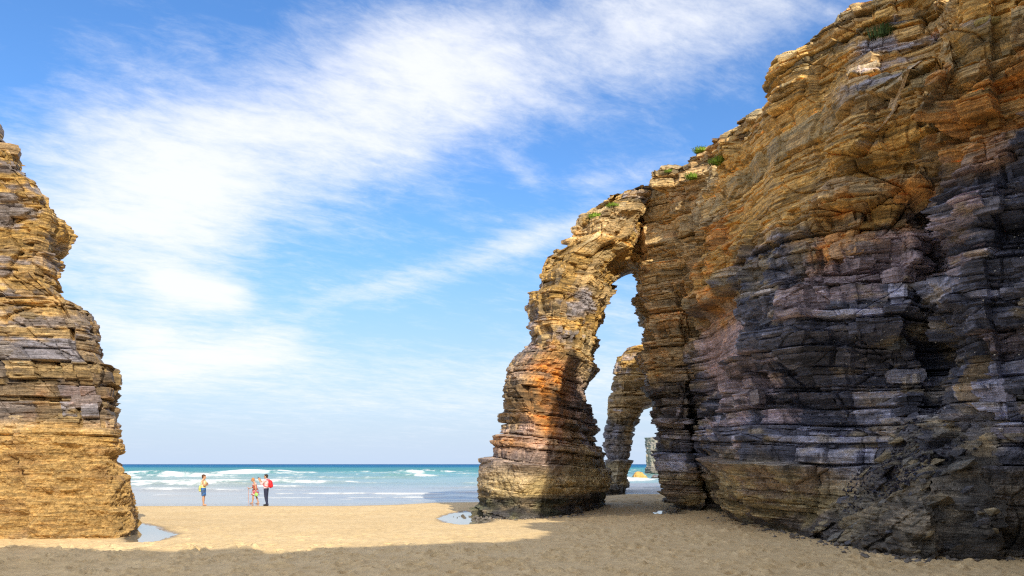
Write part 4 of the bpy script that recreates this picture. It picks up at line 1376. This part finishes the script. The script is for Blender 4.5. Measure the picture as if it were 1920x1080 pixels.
def ell(bm, c, r3, rot=None, n=14, m_=10):
    c = Vector(c); rows = []
    R3 = rot or Matrix.Identity(3)
    for k in range(1, m_):
        t = math.pi * k / m_
        rows.append([bm.verts.new(c + R3 @ Vector((r3[0] * math.sin(t) * math.cos(a), r3[1] * math.sin(t) * math.sin(a), r3[2] * math.cos(t)))) for a in [i / n * 2 * math.pi for i in range(n)]])
    top = bm.verts.new(c + R3 @ Vector((0, 0, r3[2]))); bot = bm.verts.new(c - R3 @ Vector((0, 0, r3[2])))
    for a, b in zip(rows, rows[1:]):
        for i in range(n):
            bm.faces.new((a[i], b[i], b[(i + 1) % n], a[(i + 1) % n]))
    for i in range(n):
        bm.faces.new((top, rows[0][i], rows[0][(i + 1) % n])); bm.faces.new((bot, rows[-1][(i + 1) % n], rows[-1][i]))


def fuse(name, bm, voxel=0.012, smooth=5, ratio=0.5):
    """union overlapping solids into one continuous skin"""
    bmesh.ops.recalc_face_normals(bm, faces=bm.faces)
    me = bpy.data.meshes.new('tmp'); bm.to_mesh(me); bm.free()
    t = bpy.data.objects.new('tmp', me); COL.objects.link(t)
    md = t.modifiers.new('r', 'REMESH'); md.mode = 'VOXEL'; md.voxel_size = voxel; md.use_smooth_shade = True
    sm = t.modifiers.new('s', 'SMOOTH'); sm.iterations = smooth; sm.factor = 0.5
    dc = t.modifiers.new('d', 'DECIMATE'); dc.ratio = ratio
    dg = bpy.context.evaluated_depsgraph_get()
    out = bpy.data.meshes.new_from_object(t.evaluated_get(dg), depsgraph=dg)
    out.name = name
    bpy.data.objects.remove(t); bpy.data.meshes.remove(me)
    return out


M_SKIN = plain('skin', (0.52, 0.29, 0.18), 0.55, 0.3, 0.06, 8)
M_SKIN_PALE = plain('pale skin', (0.58, 0.34, 0.23), 0.55, 0.3, 0.06, 8)
M_HAIR_BROWN = plain('brown hair', (0.085, 0.035, 0.02), 0.6, 0.3, 0.4, 60)
M_HAIR_GINGER = plain('ginger hair', (0.50, 0.22, 0.08), 0.6, 0.3, 0.3, 60)
M_HAIR_DARK = plain('dark hair', (0.035, 0.022, 0.016), 0.6, 0.3, 0.4, 60)
M_EYE = plain('eye', (0.03, 0.02, 0.02), 0.2, 0.5, 0.0, 8)


def two_tone(name, a, b, scale, lo=0.45, hi=0.55, rough=0.85):
    m, t, p = mat(name)
    tcn = t.node('ShaderNodeTexCoord')
    n = t.noise(tcn.outputs['Object'], scale, 2, 0.5)
    t.l.new(t.mix(t.smooth(n, lo, hi), (*a, 1), (*b, 1)), p.inputs['Base Color'])
    p.inputs['Roughness'].default_value = rough
    return m


def hand(bm, wrist, direc, palm_n, r=1.0, curl=0.5):
    """palm, four unequal bent fingers and a thumb from the side of the palm"""
    d0 = Vector(direc).normalized(); pn = Vector(palm_n).normalized(); sd = d0.cross(pn).normalized()
    wv = Vector(wrist)
    pe = wv + d0 * 0.085 * r
    for s_ in (-0.026, -0.009, 0.009, 0.026):
        cap_tube(bm, wv + sd * s_ * 0.7, pe + sd * s_, 0.015, 0.0125, n=8)
    for s_, L in ((-0.030, 0.060), (-0.010, 0.076), (0.010, 0.080), (0.030, 0.070)):
        a = pe + sd * s_
        b = a + (d0 * (1 - 0.3 * curl) + pn * 0.5 * curl).normalized() * L * 0.55
        c = b + (d0 * (1 - curl) + pn * curl * 1.2).normalized() * L * 0.5
        cap_tube(bm, a, b, 0.0098, 0.009, n=8); cap_tube(bm, b, c, 0.009, 0.0075, n=8)
    a = wv + d0 * 0.03 * r + sd * 0.026
    b = a + (sd * 0.8 + d0 * 0.7 + pn * 0.3).normalized() * 0.040
    c = b + (d0 * 0.9 + sd * 0.2 + pn * 0.4).normalized() * 0.030
    cap_tube(bm, a, b, 0.012, 0.0105, n=8); cap_tube(bm, b, c, 0.0105, 0.0085, n=8)


def head_on(bm, c, tilt=0.0, r=1.0):
    """skull, jaw, nose, lips, ears; faces +x"""
    m3 = Matrix.Rotation(tilt, 3, 'Y')
    c = Vector(c)
    P = lambda x, y, z: c + m3 @ Vector((x, y, z)) * r
    ell(bm, P(-0.008, 0, 0.02), (0.098 * r, 0.077 * r, 0.102 * r), m3)
    ell(bm, P(0.022, 0, -0.045), (0.068 * r, 0.058 * r, 0.072 * r), m3)
    cap_tube(bm, P(0.088, 0, 0.012), P(0.108, 0, -0.022), 0.010 * r, 0.016 * r, n=8)
    ell(bm, P(0.082, 0, -0.058), (0.014 * r, 0.027 * r, 0.010 * r), m3, 10, 6)
    ell(bm, P(0.078, 0, -0.098), (0.020 * r, 0.022 * r, 0.016 * r), m3, 10, 6)
    for s_ in (-1, 1):
        ell(bm, P(-0.005, s_ * 0.080, -0.012), (0.020 * r, 0.010 * r, 0.032 * r), m3, 10, 6)
    return P


def leg(bm, hip, knee, ankle, toe, r=1.0):
    cap_tube(bm, hip, knee, 0.088 * r, 0.054 * r)
    k, a = Vector(knee), Vector(ankle)
    calf = k.lerp(a, 0.35) + Vector((-0.012, 0, 0))
    cap_tube(bm, knee, calf, 0.052 * r, 0.056 * r); cap_tube(bm, calf, ankle, 0.056 * r, 0.034 * r)
    t = Vector(toe); heel = a + (a - t) * 0.22; heel.z = t.z + 0.008
    cap_tube(bm, a + Vector((0, 0, -0.01)), heel, 0.034 * r, 0.028 * r)
    cap_tube(bm, heel, t.lerp(heel, 0.3), 0.030 * r, 0.034 * r); cap_tube(bm, a, t.lerp(heel, 0.15), 0.034 * r, 0.026 * r)
    for i in range(5):
        s_ = (i - 2) * 0.013
        dirv = (t - heel).normalized()
        b = t.lerp(heel, 0.15) + Vector((-dirv.y, dirv.x, 0)) * s_ + Vector((0, 0, -0.008))
        cap_tube(bm, b, b + dirv * (0.036 - abs(s_) * 0.4), 0.0115, 0.010, n=8)


def arm(bm, sh, el_, wr, r=1.0):
    cap_tube(bm, sh, el_, 0.052 * r, 0.040 * r)
    cap_tube(bm, el_, Vector(el_).lerp(Vector(wr), 0.3), 0.040 * r, 0.041 * r)
    cap_tube(bm, Vector(el_).lerp(Vector(wr), 0.3), wr, 0.041 * r, 0.026 * r)


def torso(bm, pelvis, chest, neck, wd=1.0, grow=0.0, low=True, high=True):
    p, c, nk = Vector(pelvis), Vector(chest), Vector(neck)
    g = grow
    if low:
        ell(bm, p, (0.115 + g, 0.165 * wd + g, 0.135 + g))
    wst = p.lerp(c, 0.5)
    ell(bm, wst, (0.105 + g, 0.138 * wd + g, 0.17 + g))
    if high:
        ell(bm, c, (0.120 + g, 0.160 * wd + g, 0.185 + g))
        for s_ in (-1, 1):
            cap_tube(bm, c + Vector((0, 0, 0.13)), c + Vector((0, s_ * 0.165 * wd, 0.125)), 0.072 + g, 0.056 + g)
            cap_tube(bm, nk, c + Vector((0, s_ * 0.11 * wd, 0.14)), 0.050 + g * 0.5, 0.048 + g)
    if not g:
        cap_tube(bm, c + Vector((0, 0, 0.12)), nk + Vector((0.01, 0, 0.06)), 0.062, 0.052)


def person(root_loc, rz, label, scale=1.0):
    root = bpy.data.objects.new('person', None)
    COL.objects.link(root)
    root.location = root_loc; root.rotation_euler = (0, 0, rz); root.scale = (scale,) * 3
    finish(root, label, 'person')
    return root


def child(name, bm, m_, root, voxel=0.012, smooth=4, ratio=0.5):
    me = fuse(name, bm, voxel, smooth, ratio)
    return add(name, me, m_, root)


def eyes(P, root, r=1.0):
    for s_ in (-1, 1):
        bm = bmesh.new(); ell(bm, P(0.083, s_ * 0.032, 0.010), (0.010 * r, 0.014 * r, 0.009 * r), None, 10, 6)
        me = bpy.data.meshes.new('eye'); bm.to_mesh(me); bm.free(); add('eye', me, M_EYE, root)


def placed(o, rootloc, rz, scale):
    o.location = rootloc; o.rotation_euler = (0, 0, rz); o.scale = (scale,) * 3


def single(name, bm, m_, rootloc, rz, scale, label, cat, voxel=0.012, smooth=3, ratio=0.6):
    """a carried thing, with its origin at its own lowest point"""
    me = fuse(name, bm, voxel, smooth, ratio)
    co = np.zeros(len(me.vertices) * 3, np.float32); me.vertices.foreach_get('co', co); co = co.reshape(-1, 3)
    b = np.array([co[:, 0].mean(), co[:, 1].mean(), co[:, 2].min()])
    me.vertices.foreach_set('co', (co - b).ravel()); me.update()
    o = add(name, me, m_)
    mtx = Matrix.Translation(Vector(rootloc)) @ Matrix.Rotation(rz, 4, 'Z') @ Matrix.Scale(scale, 4)
    o.location = mtx @ Vector(b); o.rotation_euler = (0, 0, rz); o.scale = (scale,) * 3
    finish(o, label, cat)
    return o


def spot(p, py_feet):
    Y = CAM_H * F / (py_feet - 870)
    for _ in range(3):
        Y = (CAM_H - gz(px(p, Y), Y)) * F / (py_feet - 870)
    return (px(p, Y), Y, gz(px(p, Y), Y) + 0.004)


# woman with folded arms, looking to the right
def woman():
    loc = spot(381.5, 948); rz = R(8)
    root = person(loc, rz, 'woman in a pale yellow top and blue shorts with arms folded, standing alone')
    bm = bmesh.new()
    pel, che, nk = (0.0, 0, 0.96), (-0.01, 0, 1.25), (0.0, 0, 1.46)
    torso(bm, pel, che, nk, 0.93)
    leg(bm, (0, 0.085, 0.92), (0.015, 0.085, 0.49), (-0.015, 0.085, 0.075), (0.15, 0.10, 0.028))
    leg(bm, (0, -0.085, 0.92), (0.02, -0.085, 0.49), (0.02, -0.085, 0.075), (0.185, -0.10, 0.028))
    for s_ in (-1, 1):
        e = (0.09, s_ * 0.245, 1.13); wv = (0.235, -s_ * 0.02, 1.20 + 0.05 * s_)
        arm(bm, (-0.005, s_ * 0.185, 1.375), e, wv)
        hand(bm, wv, (-0.15, -s_, 0.25), (-1, 0, 0), curl=0.4)
    P = head_on(bm, (0.035, 0, 1.60), 0.05)
    child('body', bm, M_SKIN, root, 0.009, 3, 0.35)
    eyes(P, root)
    bm = bmesh.new()
    ell(bm, P(-0.030, 0, 0.045), (0.105, 0.092, 0.098)); ell(bm, P(-0.062, 0, -0.02), (0.062, 0.082, 0.085)); ell(bm, P(0.055, 0, 0.098), (0.045, 0.06, 0.026))
    child('hair', bm, M_HAIR_BROWN, root, 0.012, 2)
    bm = bmesh.new()
    torso(bm, pel, (che[0], 0, che[2] - 0.03), nk, 0.93, 0.016, True, False)
    ell(bm, (che[0] + 0.01, 0, che[2] + 0.0), (0.138, 0.162, 0.165))
    for s_ in (-1, 1):
        cap_tube(bm, (0.02, s_ * 0.10, 1.33), (-0.03, s_ * 0.115, 1.425), 0.045, 0.035)
        cap_tube(bm, (-0.03, s_ * 0.115, 1.425), (-0.08, s_ * 0.09, 1.30), 0.035, 0.045)
    child('tank_top', bm, two_tone('pale yellow cotton', (0.80, 0.66, 0.22), (0.82, 0.74, 0.48), 4), root)
    bm = bmesh.new()
    ell(bm, (0, 0, 0.945), (0.138, 0.184, 0.125))
    for s_ in (-1, 1):
        cap_tube(bm, (0, s_ * 0.088, 0.93), (0.018, s_ * 0.09, 0.54), 0.108, 0.098, True)
    child('shorts', bm, two_tone('patterned blue cotton', (0.03, 0.16, 0.48), (0.05, 0.09, 0.20), 9), root)
    bm = bmesh.new()
    ell(bm, (-0.20, 0.10, 0.98), (0.075, 0.13, 0.15)); cap_tube(bm, (-0.20, 0.1, 0.85), (-0.20, 0.1, 0.98), 0.09, 0.09)
    for a, b in (((-0.19, 0.10, 1.10), (-0.15, 0.12, 1.30)), ((-0.15, 0.12, 1.30), (-0.09, 0.135, 1.46)), ((-0.09, 0.135, 1.46), (0.05, 0.13, 1.44)), ((0.05, 0.13, 1.44), (0.135, 0.14, 1.30)),
                 ((0.135, 0.14, 1.30), (0.10, 0.20, 1.05)), ((0.10, 0.20, 1.05), (-0.14, 0.2, 0.98))):
        cap_tube(bm, a, b, 0.014, 0.014, n=8)
    single('shoulder_bag', bm, plain('lime canvas', (0.58, 0.60, 0.20), 0.8), loc, rz, 1.0, 'lime yellow shoulder bag hanging behind the woman in blue shorts', 'bag')


def lady():
    loc = spot(479, 944.5); rz = R(180 + 12); sc = 0.955
    root = person(loc, rz, 'short old lady in a pink and white summer dress walking with a stick', sc)
    bm = bmesh.new()
    pel, che, nk = (0.0, 0, 0.93), (0.05, 0, 1.21), (0.10, 0, 1.40)
    torso(bm, pel, che, nk, 1.02)
    leg(bm, (0.0, 0.085, 0.90), (0.13, 0.085, 0.51), (0.17, 0.085, 0.10), (0.33, 0.09, 0.045))
    leg(bm, (0.0, -0.085, 0.90), (-0.03, -0.085, 0.49), (-0.17, -0.085, 0.085), (-0.015, -0.10, 0.028))
    # right hand (towards the sea) on the stick, the other hanging with a bag
    arm(bm, (0.05, -0.19, 1.335), (0.15, -0.27, 1.08), (0.37, -0.24, 0.98)); hand(bm, (0.37, -0.24, 0.98), (1, 0, -0.1), (0, 0.6, -1), curl=1.0)
    arm(bm, (0.05, 0.19, 1.335), (-0.04, 0.25, 1.06), (-0.06, 0.25, 0.83)); hand(bm, (-0.06, 0.25, 0.83), (0.1, 0, -1), (0.6, -1, 0), curl=0.95)
    P = head_on(bm, (0.16, 0, 1.535), 0.16)
    child('body', bm, M_SKIN, root, 0.009, 3, 0.35)
    eyes(P, root)
    bm = bmesh.new()
    ell(bm, P(-0.022, 0, 0.045), (0.104, 0.090, 0.096)); ell(bm, P(-0.060, 0, -0.01), (0.060, 0.080, 0.080))
    child('hair', bm, M_HAIR_GINGER, root)
    bm = bmesh.new()
    torso(bm, pel, (che[0], 0, che[2] - 0.03), nk, 1.02, 0.018, True, False)
    ell(bm, (che[0] + 0.01, 0, che[2]), (0.142, 0.172, 0.165))
    for s_ in (-1, 1):
        cap_tube(bm, (0.09, s_ * 0.10, 1.28), (0.04, s_ * 0.12, 1.385), 0.045, 0.032); cap_tube(bm, (0.04, s_ * 0.12, 1.385), (-0.03, s_ * 0.10, 1.26), 0.032, 0.045)
    cap_tube(bm, (0.0, 0, 0.98), (0.02, 0, 0.56), 0.175, 0.265, True, 20, 0.95)
    m_, t, p = mat('flowered dress cloth')
    tcn = t.node('ShaderNodeTexCoord')
    v = t.node('ShaderNodeTexVoronoi'); v.inputs['Scale'].default_value = 9
    t.l.new(tcn.outputs['Object'], v.inputs['Vector'])
    zc = t.sep(tcn.outputs['Object'])[2]
    c = t.mix(t.smooth(t.sep(v.outputs['Color'])[0], 0.35, 0.6), (0.55, 0.42, 0.42, 1), (0.42, 0.08, 0.12, 1))
    c = t.mix(t.smooth(t.sep(v.outputs['Color'])[1], 0.72, 0.8), c, (0.25, 0.28, 0.42, 1))
    c = t.mix(t.m('MULTIPLY', t.smooth(zc, 0.95, 1.0), t.smooth(zc, 1.24, 1.17)), c, (0.55, 0.12, 0.08, 1))
    c = t.mix(t.smooth(zc, 1.19, 1.25), c, (0.70, 0.50, 0.52, 1))
    t.l.new(c, p.inputs['Base Color']); p.inputs['Roughness'].default_value = 0.85
    child('dress', bm, m_, root)
    bm = bmesh.new()
    for i in range(14):
        a0, a1 = i / 14 * 6.283, (i + 1) / 14 * 6.283
        cap_tube(bm, (0.145 * math.cos(a0) + 0.005, 0.185 * math.sin(a0), 0.95), (0.145 * math.cos(a1) + 0.005, 0.185 * math.sin(a1), 0.95), 0.036, 0.036, n=8)
    cap_tube(bm, (0.13, 0.08, 0.95), (0.17, 0.10, 0.80), 0.035, 0.03, n=8)
    child('cardigan', bm, plain('olive wool', (0.13, 0.085, 0.03), 0.9), root)
    for q in ((0.24, 0.09, 0.048), (-0.10, -0.093, 0.03)):
        bm = bmesh.new()
        ell(bm, (q[0], q[1], q[2] - 0.012), (0.135, 0.05, 0.018)); cap_tube(bm, (q[0] + 0.03, q[1] - 0.045, q[2]), (q[0] + 0.03, q[1] + 0.045, q[2]), 0.03, 0.03, n=8)
        child('sandal', bm, plain('tan leather', (0.30, 0.14, 0.06), 0.6), root, 0.01)
    bm = bmesh.new()
    cap_tube(bm, (0.47, -0.245, 0.02), (0.435, -0.235, 1.0), 0.013, 0.014, n=10)
    cap_tube(bm, (0.435, -0.235, 1.0), (0.47, -0.235, 1.03), 0.016, 0.016, n=8); cap_tube(bm, (0.47, -0.235, 1.03), (0.55, -0.235, 1.03), 0.016, 0.014, n=8)
    single('walking_stick', bm, plain('varnished wood', (0.55, 0.24, 0.13), 0.5), loc, rz, sc, 'thin reddish walking stick held out in front by the old lady', 'walking stick', 0.008, 1)
    bm = bmesh.new()
    ell(bm, (-0.09, 0.31, 0.60), (0.12, 0.055, 0.12)); cap_tube(bm, (-0.16, 0.31, 0.66), (-0.05, 0.27, 0.775), 0.013, 0.012, n=8); cap_tube(bm, (-0.01, 0.31, 0.66), (-0.05, 0.27, 0.775), 0.013, 0.012, n=8)
    single('carrier_bag', bm, plain('green plastic', (0.32, 0.55, 0.14), 0.45), loc, rz, sc, 'small green bag hanging from the free hand of the old lady', 'bag')


def man():
    loc = spot(499.5, 948.5); rz = R(180 - 6)
    root = person(loc, rz, 'man in a pink shirt and navy jeans raising both hands to take a picture')
    bm = bmesh.new()
    pel, che, nk = (0.02, 0, 0.97), (-0.015, 0, 1.27), (0.0, 0, 1.47)
    torso(bm, pel, che, nk, 1.06)
    leg(bm, (0.01, 0.09, 0.93), (0.0, 0.10, 0.50), (-0.10, 0.10, 0.085), (0.075, 0.12, 0.04))
    leg(bm, (0.01, -0.09, 0.93), (0.03, -0.10, 0.50), (0.015, -0.11, 0.085), (0.19, -0.13, 0.04))
    for s_ in (-1, 1):
        e = (0.20, s_ * 0.20, 1.20); wv = (0.37, s_ * 0.075, 1.40)
        arm(bm, (-0.01, s_ * 0.20, 1.40), e, wv, 1.05)
        hand(bm, wv, (0.38, -s_ * 0.10, 1), (0.1, -s_, 0.1), curl=0.35)
    P = head_on(bm, (0.03, 0, 1.615), -0.03)
    child('body', bm, M_SKIN, root, 0.009, 3, 0.35)
    eyes(P, root)
    bm = bmesh.new()
    ell(bm, P(-0.030, 0, 0.048), (0.100, 0.088, 0.088)); ell(bm, P(-0.066, 0, -0.015), (0.050, 0.076, 0.075)); ell(bm, P(0.045, 0, 0.098), (0.05, 0.06, 0.024))
    child('hair', bm, M_HAIR_DARK, root, 0.012, 2)
    bm = bmesh.new()
    torso(bm, (pel[0], 0, pel[2] + 0.03), che, nk, 1.06, 0.018)
    for s_ in (-1, 1):
        cap_tube(bm, (-0.01, s_ * 0.20, 1.40), (0.195, s_ * 0.20, 1.205), 0.074, 0.060); cap_tube(bm, (0.195, s_ * 0.20, 1.205), (0.245, s_ * 0.165, 1.265), 0.058, 0.054, True)
    child('shirt', bm, two_tone('pink checked shirt', (0.66, 0.42, 0.50), (0.74, 0.58, 0.62), 22), root)
    bm = bmesh.new()
    ell(bm, (0.015, 0, 0.955), (0.132, 0.180, 0.115))
    for s_, kn, an in ((1, (0.0, 0.10, 0.50), (-0.10, 0.10, 0.06)), (-1, (0.03, -0.10, 0.50), (0.015, -0.11, 0.06))):
        cap_tube(bm, (0.01, s_ * 0.09, 0.93), kn, 0.104, 0.075); cap_tube(bm, kn, an, 0.075, 0.064, True)
    child('jeans', bm, plain('navy denim', (0.030, 0.036, 0.075), 0.85, 0.2, 0.3, 25), root)
    for hx, hy, tx, ty in ((-0.13, 0.10, 0.09, 0.122), (-0.015, -0.105, 0.205, -0.132)):
        bm = bmesh.new()
        cap_tube(bm, (hx, hy, 0.052), (tx, ty, 0.040), 0.046, 0.038); cap_tube(bm, (hx + 0.02, hy, 0.09), (hx + 0.08, hy, 0.07), 0.045, 0.045)
        child('shoe', bm, plain('dark leather', (0.02, 0.018, 0.018), 0.5), root, 0.01)
    bm = bmesh.new()
    ell(bm, (-0.235, 0, 1.20), (0.115, 0.150, 0.225)); ell(bm, (-0.30, 0, 1.12), (0.075, 0.115, 0.12))
    for s_ in (-1, 1):
        pts = [(-0.18, s_ * 0.10, 1.37), (-0.09, s_ * 0.12, 1.475), (0.05, s_ * 0.125, 1.45), (0.135, s_ * 0.125, 1.30), (0.10, s_ * 0.15, 1.12), (-0.04, s_ * 0.185, 1.06), (-0.18, s_ * 0.12, 1.04)]
        for a, b in zip(pts, pts[1:]):
            cap_tube(bm, a, b, 0.020, 0.020, n=8)
    single('backpack', bm, plain('red nylon', (0.62, 0.02, 0.03), 0.55, 0.3, 0.15), loc, rz, 1.0, 'bright red backpack on the back of the man in jeans', 'backpack')
    bm = bmesh.new()
    bmesh.ops.create_cube(bm, size=1.0, matrix=Matrix.Translation((0.455, 0.0, 1.535)) @ Matrix.Rotation(R(12), 4, 'Y') @ Matrix.Diagonal((0.014, 0.155, 0.078, 1)))
    bmesh.ops.bevel(bm, geom=list(bm.edges), offset=0.004, segments=2, affect='EDGES')
    me = bpy.data.meshes.new('phone'); bm.to_mesh(me); bm.free()
    b = Vector((0.455, 0, 1.49)); me.transform(Matrix.Translation(-b))
    o = add('phone', me, plain('black glass', (0.02, 0.02, 0.022), 0.2, 0.5, 0.05))
    mtx = Matrix.Translation(Vector(loc)) @ Matrix.Rotation(rz, 4, 'Z')
    o.location = mtx @ b; o.rotation_euler = (0, 0, rz)
    finish(o, 'small black phone held up in the raised hands of the man', 'phone')


def pebbles():
    r = np.random.default_rng(77)
    oc = np.array([(1, 0, 0), (0.3, 0.95, 0), (-0.8, 0.6, 0), (-0.8, -0.6, 0), (0.3, -0.95, 0), (0, 0, 0.7), (0, 0, -0.7)], np.float32)
    fc = np.array([(0, 1, 5), (1, 2, 5), (2, 3, 5), (3, 4, 5), (4, 0, 5), (1, 0, 6), (2, 1, 6), (3, 2, 6), (4, 3, 6), (0, 4, 6)])
    feet = [(CV[32], CN[32], np.argwhere((CCI[32] > 2) & (CCI[32] < 15)).ravel()), (ARCH_V[24], ARCH_N[24], np.arange(190))]
    V = []; Fc = []
    for n in range(760):
        foot, fn, ok = feet[0 if n < 520 else 1]
        j = int(ok[r.integers(0, len(ok))]); nm = fn[j]
        out = abs(r.normal(0, 1)) * 0.45
        p = foot[j]
        x_, y_ = p[0] + nm[0] * out + r.normal(0, .15), p[1] + nm[1] * out + r.normal(0, .15)
        sz = 0.03 + 0.09 * r.random() ** 4
        rot = np.array(Matrix.Rotation(r.uniform(0, 6.28), 3, 'Z') @ Matrix.Rotation(r.normal(0, .4), 3, 'X'))
        V.append((oc * sz * r.uniform(0.7, 1.3, (7, 1))) @ rot.T + np.array([x_, y_, gz(x_, y_) + sz * 0.2])); Fc.append(fc + 7 * n)
    me = bpy.data.meshes.new('pebbles')
    me.from_pydata(np.concatenate(V).tolist(), [], np.concatenate(Fc).tolist())
    finish(add('pebbles', me, plain('pebble stone', (0.17, 0.15, 0.13), 0.7, 0.3, 0.5, 3)), kind='stuff')


pebbles()
woman(); lady(); man()
